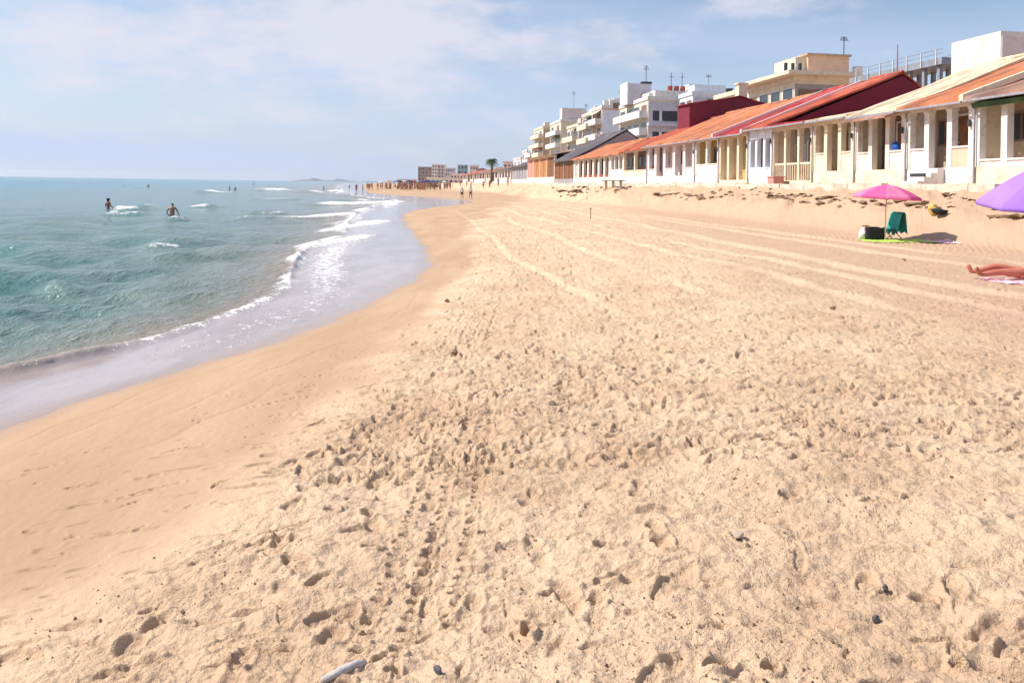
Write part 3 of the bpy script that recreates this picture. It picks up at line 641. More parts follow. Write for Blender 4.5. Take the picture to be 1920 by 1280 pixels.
r8, P8 = house('porch house with bright yellow inner walls and white parapets', B[7], B[8], 'pp', M['yellow'], M['white'], R_ORANGE, M['yellow'], ridge=8.6, tr=28.3, floor=2.9, rake=M['pinkw'])
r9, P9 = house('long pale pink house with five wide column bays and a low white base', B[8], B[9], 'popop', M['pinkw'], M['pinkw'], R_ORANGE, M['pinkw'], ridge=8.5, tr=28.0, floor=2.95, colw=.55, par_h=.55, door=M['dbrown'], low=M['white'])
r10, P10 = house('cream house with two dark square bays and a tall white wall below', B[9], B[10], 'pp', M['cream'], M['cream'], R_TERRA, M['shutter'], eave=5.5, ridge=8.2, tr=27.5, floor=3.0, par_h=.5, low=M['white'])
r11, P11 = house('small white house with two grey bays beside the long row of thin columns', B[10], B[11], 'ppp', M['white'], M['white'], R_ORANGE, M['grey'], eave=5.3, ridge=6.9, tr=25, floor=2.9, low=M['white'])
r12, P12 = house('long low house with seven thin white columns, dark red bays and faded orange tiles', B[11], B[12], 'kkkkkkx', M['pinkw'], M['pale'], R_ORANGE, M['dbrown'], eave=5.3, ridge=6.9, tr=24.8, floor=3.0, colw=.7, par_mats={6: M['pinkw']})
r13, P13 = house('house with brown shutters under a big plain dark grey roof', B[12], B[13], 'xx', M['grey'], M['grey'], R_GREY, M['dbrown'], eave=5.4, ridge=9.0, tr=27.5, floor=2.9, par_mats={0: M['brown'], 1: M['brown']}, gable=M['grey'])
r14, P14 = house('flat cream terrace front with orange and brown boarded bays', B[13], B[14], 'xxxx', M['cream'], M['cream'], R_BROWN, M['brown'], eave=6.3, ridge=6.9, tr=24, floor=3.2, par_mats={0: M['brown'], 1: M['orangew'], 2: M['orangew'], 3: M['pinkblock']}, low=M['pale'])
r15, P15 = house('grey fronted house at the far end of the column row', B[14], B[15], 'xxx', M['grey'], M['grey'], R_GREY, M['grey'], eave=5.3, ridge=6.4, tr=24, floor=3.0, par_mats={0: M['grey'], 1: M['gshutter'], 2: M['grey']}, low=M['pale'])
far_specs = [('pale far house just past the grey fronted one, half hidden by beachgoers', 147, 165, 'pppp', 'pinkw', R_GREY), ('low white far house with a tiled roof, second past the grey fronted one', 167, 190, 'popp', 'pale', R_BROWN),
             ('low pink far house with a brown roof, third past the grey fronted one', 193, 222, 'pppp', 'pinkw', R_BROWN), ('pale far house right of the palm tree', 226, 262, 'popp', 'pale', R_PINK)]
for lb, a, b_, by, cw, rm in far_specs:
    house(lb, a, b_, by, M[cw], M[cw], rm, M['shutter'], eave=5.0, ridge=5.9, tr=24, floor=2.6, colw=1.0, base=1.5)

# maroon two-storey block rising behind the pink house roof
org = (24.2, 72, 2.2); rt = empty('maroon_house', W(*org), PHI); tag(rt, 'tall windowless maroon house rising behind the pink roofs', 'house')
b = MB(org); b.prism([(25.6, 1.9), (25.6, 9.55), (30.3, 10.3), (35.0, 9.3), (35.0, 1.9)], 66.5, 69.5); b.build('wall', M['maroon'], rt)
b = MB(org); roof_mesh(b, 66.4, 69.6, 25.4, 9.62, 30.3, 10.44, amp=.015); roof_mesh(b, 66.4, 69.6, 35.2, 9.36, 30.3, 10.44, amp=.015); rr_ = b.build('roof', R_RED, rt)
b = MB(org); b.box(30.6, 31.4, 67.3, 68.1, 9.6, 11.6); b.box(30.5, 31.5, 67.2, 68.2, 11.601, 11.75); b.build('chimney', M['cream'], rr_)

# ------------------------------------------------------------------ apartment buildings behind
AW = [M['orangew'], M['green'], M['shutter'], M['oframe']]
def blk(label, c, r, top, t, left, wall, side=None, floors=4, bays=4, balc=True, base=2.2, name='apartment_building', extras=None, win=None, slab=None, side_win=2, twall=None, plain=False, group='apartment blocks behind the beach houses'):
    s0 = s_of(c, t); s1 = s_of(left, t); zt = z_of(c, top, t, s0); tb = t_of(r, s0); tb = min(max(tb, t+6), t+16) if twall is None else t+twall
    org = (t, s0, base); rt = empty(name, W(*org), PHI); tag(rt, label, 'apartment building', group)
    def P(nm, m, fn, par=rt):
        mb = MB(org); fn(mb); return mb.build(nm, m, par)
    fh = (zt-base)/floors; bw = (s1-s0)/bays; win = win or M['glass']
    P('wall', wall, lambda b: b.box(t, tb, s0, s1, base-1, zt))
    if side: P('side_wall', side, lambda b: b.box(t+.05, tb-.05, s0-.06, s0-.003, base-1, zt-.3))  # near-face skin; lilac and grey ones carry that face's shade in the colour
    if not plain: P('roof_parapet', slab or wall, lambda b: (b.box(t-.15, t+.12, s0-.15, s1+.15, zt+.003, zt+.55), b.box(t+.122, tb+.1, s0-.15, s0+.1, zt+.003, zt+.55)))
    for f in range(floors):
        z0 = base+f*fh
        if balc and f > 0:
            d = 1.25
            if (f*7+int(c)) % 3 == 0: P('awning', AW[(f+int(c)) % 4], lambda b: b.add([(t-.01, s0+.6, z0+fh*.93), (t-1.1, s0+.6, z0+fh*.68), (t-1.1, s0+.6+bw, z0+fh*.68), (t-.01, s0+.6+bw, z0+fh*.93), (t-.01, s0+.6, z0+fh*.91), (t-1.1, s0+.6, z0+fh*.66), (t-1.1, s0+.6+bw, z0+fh*.66), (t-.01, s0+.6+bw, z0+fh*.91)], [(0,1,2,3),(7,6,5,4),(0,4,5,1),(1,5,6,2),(2,6,7,3),(3,7,4,0)]))
            bl = P('balcony', slab or wall, lambda b: (b.box(t-d, t-.003, s0+.3, s1-.3, z0-.12, z0+.08), b.box(t-d, t-d+.12, s0+.3, s1-.3, z0+.081, z0+.95), b.box(t-d+.121, t-.003, s0+.3, s0+.42, z0+.081, z0+.95)))
            P('handrail', M['steel'], lambda b: b.box(t-d+.02, t-d+.08, s0+.32, s1-.32, z0+1.0, z0+1.06), bl)
        for k in range(0 if plain else bays):
            m_ = s0+bw*(k+.5); hw = min(1.3, bw*.38)
            wf = P('window', M['oframe'], lambda b: (b.box(t-.05, t-.004, m_-hw-.1, m_-hw, z0+.25, z0+fh*.78), b.box(t-.05, t-.004, m_+hw, m_+hw+.1, z0+.25, z0+fh*.78), b.box(t-.05, t-.004, m_-hw+.001, m_+hw-.001, z0+fh*.78-.1, z0+fh*.78)))
            P('pane', win if (f*3+k*5) % 4 else M['shutter'], lambda b: b.box(t-.03, t-.004, m_-hw+.003, m_+hw-.003, z0+.25, z0+fh*.78-.103), wf)
        for k in range(side_win):
            tm = t+(tb-t)*(k+.7)/(side_win+.6); y0_ = s0-.075 if side else s0-.02
            if f == 0: continue
            wf = P('window', M['oframe'], lambda b: (b.box(tm-.62, tm-.55, y0_-.03, y0_, z0+.9, z0+2.1), b.box(tm+.55, tm+.62, y0_-.03, y0_, z0+.9, z0+2.1), b.box(tm-.549, tm+.549, y0_-.03, y0_, z0+2.03, z0+2.1), b.box(tm-.7, tm+.7, y0_-.08, y0_, z0+.8, z0+.899)))
            P('pane', M['glass'], lambda b: b.box(tm-.548, tm+.548, y0_-.012, y0_-.001, z0+.9, z0+2.029), wf)
    for q in range(3 if not plain else 0):
        y_ = s0+(s1-s0)*(q+.3)/3; P('rooftop_unit', (M['oframe'], M['rust'], M['gshutter'])[q], lambda b: b.box(t+.6+q*.7, t+1.5+q*.7, y_, y_+1.0, zt+.003, zt+.9+.35*((q+int(c)) % 3)))
    if extras: extras(P, t, tb, s0, s1, zt)
    return rt
def antenna(b, x, y, z, h, bars=4):
    b.tube([(x, y, z), (x, y, z+h)], .05, 5)
    for q in range(bars): b.box(x-.5+.06*q, x+.5-.06*q, y-.02, y+.02, z+h*(.78+.06*q), z+h*(.78+.06*q)+.05)

def exA6(P, t, tb, s0, s1, zt):
    P('penthouse', M['white'], lambda b: b.box(t+1.2, t+8.6, s0+.5, s0+7, zt+.003, zt+1.5))
    P('stair_tower', M['lilac'], lambda b: b.box(t-.9, t+2.8, s0+7.2, s0+11, zt+.003, zt+3.3))
    P('tower_edge', M['white'], lambda b: b.box(t-1.1, t-.902, s0+7.1, s0+11.1, zt+.003, zt+3.5))
    P('antenna', M['dark'], lambda b: (antenna(b, t+2.2, s0+8, zt+3.3, 3.0), b.box(t+1.4, t+3.0, s0+7.5, s0+8.5, zt+3.3, zt+3.7)))
    P('antenna', M['dark'], lambda b: antenna(b, t+4.2, s0+2, zt+1.5, 2.9, 1)); P('antenna', M['dark'], lambda b: antenna(b, t+5.9, s0+2, zt+1.5, 2.9, 1))
    for q in range(3): P('water_tank', M['rust'], lambda b: b.tube([(t+3.8+1.0*q, s0+1.4, zt+1.501), (t+3.8+1.0*q, s0+1.4, zt+2.3)], .38, 10))
    P('penthouse_block', M['white'], lambda b: b.box(t+6.5, t+8.4, s0+.6, s0+3, zt+1.502, zt+2.6))
    # loggias on the near face: dark plates painted as recess shade with slabs and rails
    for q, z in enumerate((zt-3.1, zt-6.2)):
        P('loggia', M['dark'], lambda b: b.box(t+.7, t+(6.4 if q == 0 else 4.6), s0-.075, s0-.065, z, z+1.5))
        P('loggia_post', M['white'], lambda b: (b.box(t+1.7, t+2.1, s0-.14, s0-.076, z, z+1.5), b.box(t+4.5, t+4.8, s0-.14, s0-.076, z, z+1.5)))
        P('loggia_slab', M['lilac'], lambda b: b.box(t-.2, t+(8 if q == 0 else 5), s0-1.0, s0-.066, z-.8, z-.35))
    P('canopy', M['white'], lambda b: b.box(t+5.6, t+9.6, s0-1.3, s0-.066, zt-4.0, zt-3.35))
A6 = blk('white and lilac apartment block with a stair tower and antennas on its roof', 1213, 1290, 187, 36, 1160, M['cream'], M['lilac'], floors=5, bays=4, extras=exA6, slab=M['white'], side_win=0)
def exbox(m, a, b_, h, s=3.0, ant=0):
    def f(P, t, tb, s0, s1, zt):
        P('roof_room', m, lambda q: q.box(t+a, t+b_, s0+.4, s0+s, zt+.003, zt+h))
        P('water_tank', M['dark'], lambda q: q.tube([(t+b_+.9, s0+1.2, zt+.003), (t+b_+.9, s0+1.2, zt+1.2)], .5, 10))
        if ant: P('antenna', M['steel'], lambda q: antenna(q, t+(a+b_)/2, s0+1, zt+h, ant))
    return f
def exA8(P, t, tb, s0, s1, zt):
    P('roof_room', M['white'], lambda q: q.box(t+1.5, t+4.2, s0+.4, s0+4, zt+.003, zt+1.7))
    P('roof_rail', M['shutter'], lambda q: q.box(t+2, t+5.5, s0-.2, s0-.155, zt+.003, zt+1.0))
blk('block with a tall plain blue-white side wall, left of the one with the stair tower', 1127, 1165, 203, 36.5, 1104, M['peach'], M['bwhite'], floors=5, bays=2, extras=exA8, side_win=0, slab=M['white'])
blk('narrow peach block with brown balcony recesses, directly left of the blue-white side wall', 1109, 1127, 214, 36, 1090, M['pinkw'], M['peach'], floors=5, bays=2, extras=exbox(M['peach'], .5, 3, 1.4), side_win=1, slab=M['cream'])
blk('cream block with stacked balconies between the pink tower and the narrow peach block', 1083, 1105, 236, 35.5, 1062, M['cream'], M['lilac'], floors=4, bays=3, extras=exbox(M['cream'], .5, 3, 1.6, ant=3), side_win=1, slab=M['cream'])
blk('tall apartment block topped by a mauve pink roof room and a thin antenna', 1050, 1078, 228, 36.5, 1030, M['cream'], M['cream'], floors=5, bays=2, extras=exbox(M['pinkw'], .3, 6, 3.2, ant=4), side_win=1, slab=M['white'])
blk('beige block with olive shaded balconies, third highest of the distant stepped blocks', 1017, 1031, 240, 37, 1000, M['cream'], M['buff'], floors=6, bays=2, extras=exbox(M['cream'], .5, 4, 1.5), side_win=1, slab=M['cream'])
blk('small white block at the low left end of the stepped apartment blocks', 1001, 1014, 276, 36.5, 990, M['pinkw'], M['lilac'], floors=4, bays=2, side_win=1, slab=M['white'])
blk('far grey and white block just above the dark roofed far houses', 988, 1000, 284, 36.5, 978, M['pinkw'], M['grey'], floors=4, bays=2, side_win=0, balc=False)
blk('last and lowest of the pale stepped blocks, nearest the palm tree', 976, 990, 298, 36.5, 962, M['pinkw'], M['pinkw'], floors=3, bays=2, side_win=0, balc=False)
blk('white block peeking out behind the plain blue-white side wall', 1146, 1175, 196, 52, 1120, M['white'], M['lilac'], floors=6, bays=3, balc=False, side_win=2, extras=exbox(M['white'], .5, 4, 1.6, ant=2))
blk('peach topped block seen between the pink topped tower and the blue-white wall', 1096, 1115, 222, 50, 1070, M['peach'], M['buff'], floors=6, bays=3, side_win=2, extras=exbox(M['buff'], 1, 4, 1.5))
blk('buff block behind the olive shaded balconies', 1036, 1052, 246, 50, 1012, M['buff'], M['lilac'], floors=5, bays=3, balc=False, side_win=2)
def exA2(P, t, tb, s0, s1, zt):
    P('roof_slab', M['cream'], lambda q: q.box(t-1.3, tb, s0-1.2, s1, zt+.56, zt+.95))
    P('penthouse', M['peach'], lambda q: q.box(t+2.0, t+6.6, s0+1.0, s0+6, zt+.952, zt+2.9))
    P('penthouse_wing', M['cream'], lambda q: q.box(t+.8, t+1.99, s0+1.4, s0+6, zt+.952, zt+2.7))
    P('penthouse_roof', M['buff'], lambda q: q.box(t+1.8, t+6.8, s0+.8, s0+6.2, zt+2.901, zt+3.1))
    for q_ in (0.0, .6, 1.2): P('vent_pipe', M['dark'], lambda q: q.box(t-.9+q_*1.3, t-.65+q_*1.3, s0+.3, s0+.6, zt+.952, zt+1.9))
    P('water_tank', M['oframe'], lambda q: q.tube([(t+7.6, s0+1, zt+.952), (t+7.6, s0+1, zt+1.9)], .5, 10))
    P('antenna', M['dark'], lambda q: antenna(q, t+6, s0+1, zt+3.1, 1.9))
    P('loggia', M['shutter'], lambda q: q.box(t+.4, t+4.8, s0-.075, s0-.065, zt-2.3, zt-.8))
A2 = blk('broad beige apartment building with a peach penthouse above the orange and red roofs', 1487, 1600, 152, 40, 1400, M['cream'], M['grey'], floors=4, bays=4, balc=False, extras=exA2, slab=M['cream'], side_win=0)  # grey side skin holds the near wall's shade in its colour
blk('low cream block with dark roof tank between the beige building and maroon house', 1405, 1425, 170, 41, 1338, M['cream'], M['pale'], floors=4, bays=3, balc=False, extras=exbox(M['cream'], .5, 2.2, 1.3), side_win=1)
blk('lilac rooftop block with grey parapet just right of the loggias', 1296, 1345, 178, 40, 1272, M['bwhite'], M['lilac'], floors=5, bays=2, balc=False, extras=exbox(M['bwhite'], .4, 5, 1.5, ant=1.5), side_win=1)
def exA1(P, t, tb, s0, s1, zt):
    P('wall_lamp', M['dark'], lambda q: (q.box(t+.15, t+.65, s0-.4, s0-.061, zt-2.3, zt-2.15), q.box(t+.45, t+.6, s0-.35, s0-.2, zt-2.9, zt-2.301)))
t_ = 34; A1 = blk('big plain white block on the skyline above the sand coloured roof', 1872, 1960, 58, 34, 1780, M['white'], M['pinkw'], floors=3, bays=1, balc=False, extras=exA1, slab=M['white'], side_win=0, plain=True)

# raised steel walkway on the skyline
org = (37, 52, 9); rt = empty('raised_walkway', W(*org), PHI); tag(rt, 'grey steel walkway on posts along the skyline, left of the big white block', 'walkway')
sa, sb = s_of(1775, 36), s_of(1600, 36); za, zb = z_of(1775, 121, 36, sa), z_of(1600, 137, 36, sb); zm = (za+zb)/2
b = MB(org); b.box(35.5, 38, sa, sb, zm-.45, zm); b.build('deck', M['steel'], rt)
b = MB(org); b.box(35.5, 35.56, sa, sb, zm+.56, zm+.60); b.box(35.5, 35.56, sa, sb, zm+.28, zm+.31); b.box(37.9, 37.96, sa, sb, zm+.56, zm+.60); b.build('railing', M['steel'], rt)
n_ = 7
for i in range(n_):
    s = sa+(sb-sa)*(i+.3)/n_
    b = MB(org); b.box(35.7, 35.95, s, s+.25, 2, zm-.451); b.box(37.5, 37.75, s, s+.25, 2, zm-.451); b.build('post', M['steel'], rt)
    b = MB(org); b.box(35.42, 35.49, s, s+.06, zm-.45, zm+.6); b.build('baluster', M['oframe'], rt)
b = MB((0, 0, 0)); p_ = W(33, s_of(1679, 33), 0); ztop = z_of(1679, 84, 33, s_of(1679, 33)); b.tube([(0, 0, 0), (0, 0, ztop-7)], [.06, .03], 6)
o = b.build('antenna_mast', mat('red_mast', (.45, .12, .12), .6), None); o.location = (p_.x, p_.y, 7); tag(o, 'thin red and white antenna mast standing above the maroon gable', 'antenna')
b = MB(); p_ = W(31.8, s_of(1656, 31.8), 2)
# ------------------------------------------------------------------ far town
def far_block(label, px0, px1, top, Yd, m, depth=14, roofm=None, floors=3, bays=3, zbase=1.0, cat='building'):
    a = at_depth(px0, top, Yd); c = at_depth(px1, top, Yd); wd = c.x-a.x; h = a.z-zbase
    rt = empty('far_building', (a.x, Yd, zbase)); tag(rt, label, cat, 'far town along the bay')
    def P(nm, mm, fn, par=rt): mb = MB(); fn(mb); return mb.build(nm, mm, par)
    P('wall', m, lambda b: b.box(0, wd, 0, depth, -1, h)); 
    P('roof', roofm or m, lambda b: b.box(-.3, wd+.3, -.3, depth+.3, h+.003, h+.5) if roofm is None else b.prism([(-.4, h+.003), (wd/2, h+wd*.16), (wd+.4, h+.003)], -.3, depth))
    fh = h/floors
    for f in range(floors):
        for k in range(bays):
            x = wd*(k+.5)/bays; P('window', M['glass'] if (f+k) % 3 else M['shutter'], lambda b: b.box(x-wd/bays*.26, x+wd/bays*.26, -.06, -.003, f*fh+fh*.3, f*fh+fh*.75))
    return rt
far_block('brown far apartment block, leftmost building of the shore', 784, 809, 314, 560, plaster('mauve_brown', (.33, .26, .25)), floors=5, bays=4)
far_block('slim white far tower against the brown block', 810, 820, 309, 545, M['white'], floors=6, bays=2)
far_block('mauve far tower with a dark top, right of the slim white tower', 821, 833, 310, 550, M['pinkw'], floors=6, bays=2)
far_block('grey far slab behind the mauve tower', 835, 852, 316, 640, M['lilac'], floors=4, bays=4)
far_block('blue-grey far building rising above low roofs', 858, 876, 310, 700, plaster('bluegrey', (.30, .38, .46)), floors=4, bays=3)
far_block('low white far building in front of the blue-grey one', 845, 880, 327, 430, M['pinkw'], floors=2, bays=6)
far_block('pink far building with a flat roof left of the palm tree', 881, 896, 311, 420, M['pinkw'], floors=4, bays=3)
far_block('brownish far house just left of the palm trunk', 894, 914, 318, 380, plaster('mauve_brown', (.33, .26, .25)), roofm=R_BROWN, floors=2, bays=3)
far_block('pale far house behind the palm trunk', 914, 934, 322, 360, M['pale'], floors=2, bays=3)
far_block('brick coloured far house right of the palm', 930, 950, 316, 330, M['peach'], roofm=R_BROWN, floors=2, bays=3)
far_block('tall pale far house where the distant row begins', 944, 966, 305, 300, M['pinkw'], floors=3, bays=3)
far_block('long low far building behind the beach crowd', 745, 786, 337, 620, M['pale'], floors=1, bays=8)
far_block('low flat far building right behind the blue canopies', 800, 850, 334, 380, M['pale'], floors=1, bays=6)
far_block('low pinkish far building by the two walkers\' heads', 850, 905, 336, 330, M['pinkw'], floors=1, bays=6)

# ------------------------------------------------------------------ palm tree
pp = at_depth(921, 345, 178); root = empty('palm_tree', (pp.x, pp.y, gz(pp.x, pp.y))); tag(root, 'single tall palm tree standing on the far sand before the pale houses', 'palm tree')
mb = MB(); mb.tube([(0, 0, -.5), (.1, 0, 3), (.05, 0, 5.4)], [.34, .24, .2], 8); mb.build('trunk', mat('palm_trunk', (.16, .11, .07), .9, .3, 4), root)
fr = MB()
for k in range(54):
    az_ = k*2.399; up = random.uniform(-.55, 1.2); L = random.uniform(1.5, 2.0); pts = []
    for q in range(8):
        u = q/7; rr = L*u*math.cos(up*.6)*(1-.12*u); pts.append(Vector((math.cos(az_)*rr+.05, math.sin(az_)*rr, 5.4+L*(up*.62*u-.75*u*u*.8))))
    fr.tube(pts, [.04*(1-q/9) for q in range(8)], 4)
    sd_ = Vector((-math.sin(az_), math.cos(az_), 0))
    for q in range(1, 8):
        for sg in (-1, 1):
            for e in (0, .5):
                c = pts[q-1].lerp(pts[q], e); ll = .55*math.sin(math.pi*(q+e)/9)+.1; tip = c+sd_*sg*ll+(pts[q]-pts[q-1])*.6+Vector((0, 0, -.22)); wv = (pts[q]-pts[q-1])*.14
                fr.add([c-wv, c+wv, tip], [(0, 1, 2)])
fr.build('crown', mat('palm_leaf', (.07, .10, .03), .6, .35, 2), root)

# ------------------------------------------------------------------ terrace wall, bench, block, stake, rubble
org = (19.6, 60, 2.0); b = MB(org); rr0 = 24.0
seg = [(19.35, 23.0), (19.3, 40), (19.4, 60), (19.3, 80), (19.4, 104)]
for (ta, s_a), (tb_, s_b) in zip(seg, seg[1:]):
    n = 14
    for q in range(n):
        a = s_a+(s_b-s_a)*q/n; c = s_a+(s_b-s_a)*(q+1)/n-.01; h = 2.30+.10*random.random(); tt = ta+(tb_-ta)*q/n+random.uniform(-.03, .03)
        b.add([(tt, a, 1.2), (tt+.3, a, 1.2), (tt+.3, c, 1.2), (tt, c, 1.2), (tt+.06, a, h), (tt+.3, a, h), (tt+.3, c, h+random.uniform(-.02, .02)), (tt+.06, c, h)], [(0, 1, 5, 4), (1, 2, 6, 5), (2, 3, 7, 6), (3, 0, 4, 7), (4, 5, 6, 7)])
o = b.build('terrace_wall', M['stone']); o.location = W(*org); o.rotation_euler = (0, 0, PHI); tag(o, 'low sandy coloured concrete wall running below the porch houses', 'wall')
org = (20.2, s_of(1451, 20.2), 2.1); b = MB(org); s_ = org[1]; b.box(20.0, 20.6, s_-.35, s_+.35, 1.7, 2.7); b.box(19.96, 20.64, s_-.39, s_+.39, 2.701, 2.76)
o = b.build('brick_block', M['pinkblock']); o.location = W(*org); o.rotation_euler = (0, 0, PHI); tag(o, 'small dull pink masonry block at the foot of the arched white house', 'block')
tb0 = 18.6; sb0 = s_of(1149, tb0); zb0 = z_of(1149, 338, tb0, sb0); root = empty('bench', W(tb0, sb0, zb0-.5), PHI); tag(root, 'long olive bench on a pale base before the thin columned house', 'bench')
b = MB(); b.box(-.3, .3, -2.9, 2.9, .42, .5); b.build('seat', mat('olive_wood', (.16, .15, .09), .8), root)
for q in (-2.4, 0, 2.4): b = MB(); b.box(-.1, .15, q-.06, q+.06, -.8, .419); b.build('leg', M['stone'], root)
g_ = ground_at(1107, 412, .72); g_ = ground_at(1107, 412, gz(g_.x, g_.y)); b = MB(); b.tube([(0, 0, -.2), (.01, 0, .53)], [.022, .018], 7); b.box(-.025, .03, -.025, .025, .50, .56)
o = b.build('stake', M['brown']); o.location = g_; tag(o, 'thin brown wooden stake stuck upright in the open sand', 'stake')

def rock_mesh(name, sx, sy, sz, seed, m, sub=2, roughn=.5):
    import bmesh
    bm = bmesh.new(); bmesh.ops.create_icosphere(bm, subdivisions=sub, radius=1)
    for v in bm.verts:
        p = v.co; k = 1+roughn*float(fbm(np.array([p.x*1.3+seed]), np.array([p.y*1.3+p.z*2.1]), 3, seed)[0])*1.6
        v.co = Vector((p.x*sx*k, p.y*sy*k, p.z*sz*k))
    me = bpy.data.meshes.new(name); bm.to_mesh(me); bm.free(); me.materials.append(m); return me
MR1 = mat('wet_rubble', (.27, .17, .11), .9, .35, 3, .5, 12); MR2 = mat('seaweed', (.21, .13, .075), .95, .35, 5, .6, 16); MR3 = mat('pale_rubble', (.50, .40, .30), .9, .2, 3, .5, 12)
rks = [rock_mesh('rubble_stone', .30, .42, .17, 3, MR1), rock_mesh('rubble_stone', .22, .30, .2, 8, MR1), rock_mesh('rubble_stone', .25, .2, .14, 12, MR3), rock_mesh('seaweed_clump', .26, .50, .15, 15, MR2, roughn=.9), rock_mesh('seaweed_clump', .20, .30, .14, 25, MR2, roughn=.9)]
def put_rock(px, py, k, sc_, ang=None):
    p = ground_at(px, py, 1.5)
    if p.z > EYE-.02: return
    x, y, z, ok = march(px, py, 12.0, 200.0, 1.01, gzv_)
    if not ok: return
    best = (x, y, z)
    me = rks[k]; o = bpy.data.objects.new(me.name.split('.')[0], me); COL.objects.link(o); o.location = best
    o.scale = (sc_, sc_*random.uniform(.8, 1.3), sc_*random.uniform(.7, 1.1)); o.rotation_euler = (random.uniform(-.15, .15), random.uniform(-.15, .15), PHI+random.gauss(.2, .5) if ang is None else ang)
    wh = 'far along the bank by the olive bench' if px < 1200 else 'on the bank below the long pink house' if px < 1310 else 'on the bank below the ochre and yellow houses' if px < 1400 else 'on the bank before the arched white house' if px < 1460 else 'on the bank below the railed bays' if px < 1530 else 'on the bank left of the pink umbrella' if px < 1605 else 'on the bank behind the pink umbrella' if px < 1735 else 'on the bank between the two umbrellas' if px < 1840 else 'on the bank beneath the violet umbrella'
    kd = 'seaweed clump' if k in (3, 4) else 'rubble stone'; cl = 'pale' if k == 2 else 'dark brown'
    sz_ = 'tiny' if sc_ < .45 else 'small' if sc_ < .75 else 'larger'
    tag(o, sz_+' '+cl+' '+kd+' '+wh, 'seaweed' if k in (3, 4) else 'stone', 'seaweed and rubble littering the bank')
    return o
for px, py, k, sc_ in ((1238, 366, 3, 1.6), (1250, 366, 3, 1.3), (1268, 365, 4, 1.4), (1290, 367, 1, 1.2), (1310, 358, 1, .9), (1304, 368, 4, 1.2), (1322, 373, 3, 1.1), (1333, 372, 4, 1.1), (1336, 361, 4, 1.0), (1350, 358, 1, 1.0), (1341, 371, 0, .8), (1352, 370, 4, 1),
        (1372, 368, 4, 1.1), (1387, 353, 1, 1.2), (1392, 368, 3, 1.0), (1412, 358, 4, 1.1), (1418, 354, 1, .8), (1411, 368, 0, .8), (1425, 368, 4, 1.1), (1440, 365, 0, .9), (1450, 370, 3, 1.2), (1462, 372, 3, 1.4), (1482, 377, 4, 1.2), (1492, 381, 4, 1), (1488, 366, 4, .9), (1510, 369, 4, .9), (1526, 370, 4, 1.2),
        (1540, 374, 3, 1.0), (1553, 373, 3, 1.2), (1545, 383, 4, 1), (1510, 380, 4, .8), (1568, 376, 4, 1), (1580, 380, 4, 1), (1572, 387, 2, .8), (1592, 370, 4, .9), (1604, 379, 4, .8), (1590, 385, 4, .8), (1618, 381, 1, .7), (1620, 389, 1, .6), (1655, 386, 4, .9), (1690, 379, 3, .9), (1703, 377, 3, .9), (1722, 384, 3, 1), (1735, 386, 3, .9),
        (1723, 390, 4, .7), (1742, 391, 4, .7), (1776, 366, 3, .8), (1790, 367, 4, .9), (1806, 364, 3, .7), (1805, 374, 4, .7), (1828, 365, 4, .7), (1795, 371, 4, .7), (1820, 380, 2, .8), (1780, 383, 2, .7), (1868, 408, 3, .7), (1890, 409, 3, .9), (1910, 407, 3, .9), (1918, 411, 4, .8),
        (1058, 359, 3, 2.0), (1066, 361, 4, 2), (1080, 358, 3, 1.9), (1090, 361, 4, 1.8), (1102, 357, 1, 1.6), (1070, 369, 1, 1.5), (1078, 367, 4, 1.7), (1085, 352, 4, 2), (1094, 352, 4, 2), (1122, 360, 2, 1.7), (1130, 352, 2, 1.5), (1163, 353, 1, 1.2), (1174, 355, 1, 1.1), (1182, 352, 4, 1.4), (1168, 361, 2, 1.5), (1038, 353, 1, 1.5), (1040, 345, 1, 1.6),
        (1600, 365, 2, .8), (1560, 362, 2, .9), (1530, 360, 2, .8), (1500, 358, 2, 1), (1640, 383, 2, .8), (1760, 378, 2, .8), (1745, 370, 2, .7), (1280, 356, 2, 1), (1360, 365, 2, 1), (1255, 358, 2, 1.3)):
    put_rock(px+random.uniform(-3, 3), py, k, sc_*.68)
for _ in range(185):
    px = random.choice((random.uniform(1235, 1500), random.uniform(1430, 1915), random.gauss(1085, 35))); c_ = np.interp(px, [1030, 1120, 1235, 1400, 1600, 1750, 1915], [362, 357, 366, 364, 378, 376, 384])
    put_rock(px, random.gauss(c_, 6), random.choice((4, 4, 0, 3, 1, 2, 2)), random.uniform(.25, .7))

# scattered clods of darker sand: nobody could count them
cb = MB()
for _ in range(9000):
    u = random.random(); y = 1/((1-u)/1.95 + u/26); half = .72*y+.5; x = random.uniform(-half, half)
    dr = x - XR(y)
    if dr < random.gauss(.0, .35) and random.random() > .05: continue
    if x < XW(y)+.8: continue
    if x > 2.0+.12*y and random.random() < .4: continue
    if tab(_T2, x, y) < .08: continue
    r_ = .0024*(1+random.expovariate(1.8))*(1+.05*y); z = Zat(x, y)+r_*.3; a = random.random()*6.28
    vs = [(x+r_*random.uniform(.7, 1.3)*math.cos(a+k*2.094), y+r_*random.uniform(.7, 1.3)*math.sin(a+k*2.094), z-r_*.5) for k in range(3)]
    vs += [(x+r_*random.uniform(.4, .9)*math.cos(a+1+k*2.094), y+r_*random.uniform(.4, .9)*math.sin(a+1+k*2.094), z+r_*random.uniform(.4, .8)) for k in range(3)]
    cb.add(vs, [(0, 1, 4), (0, 4, 3), (1, 2, 5), (1, 5, 4), (2, 0, 3), (2, 3, 5), (3, 4, 5)])
o = cb.build('sand_clods', mat('clod', (.30, .20, .125), .95, .3, 30)); tag(o, 'small dark clods and shell grit scattered over the trodden sand', 'sand clods', kind='stuff')
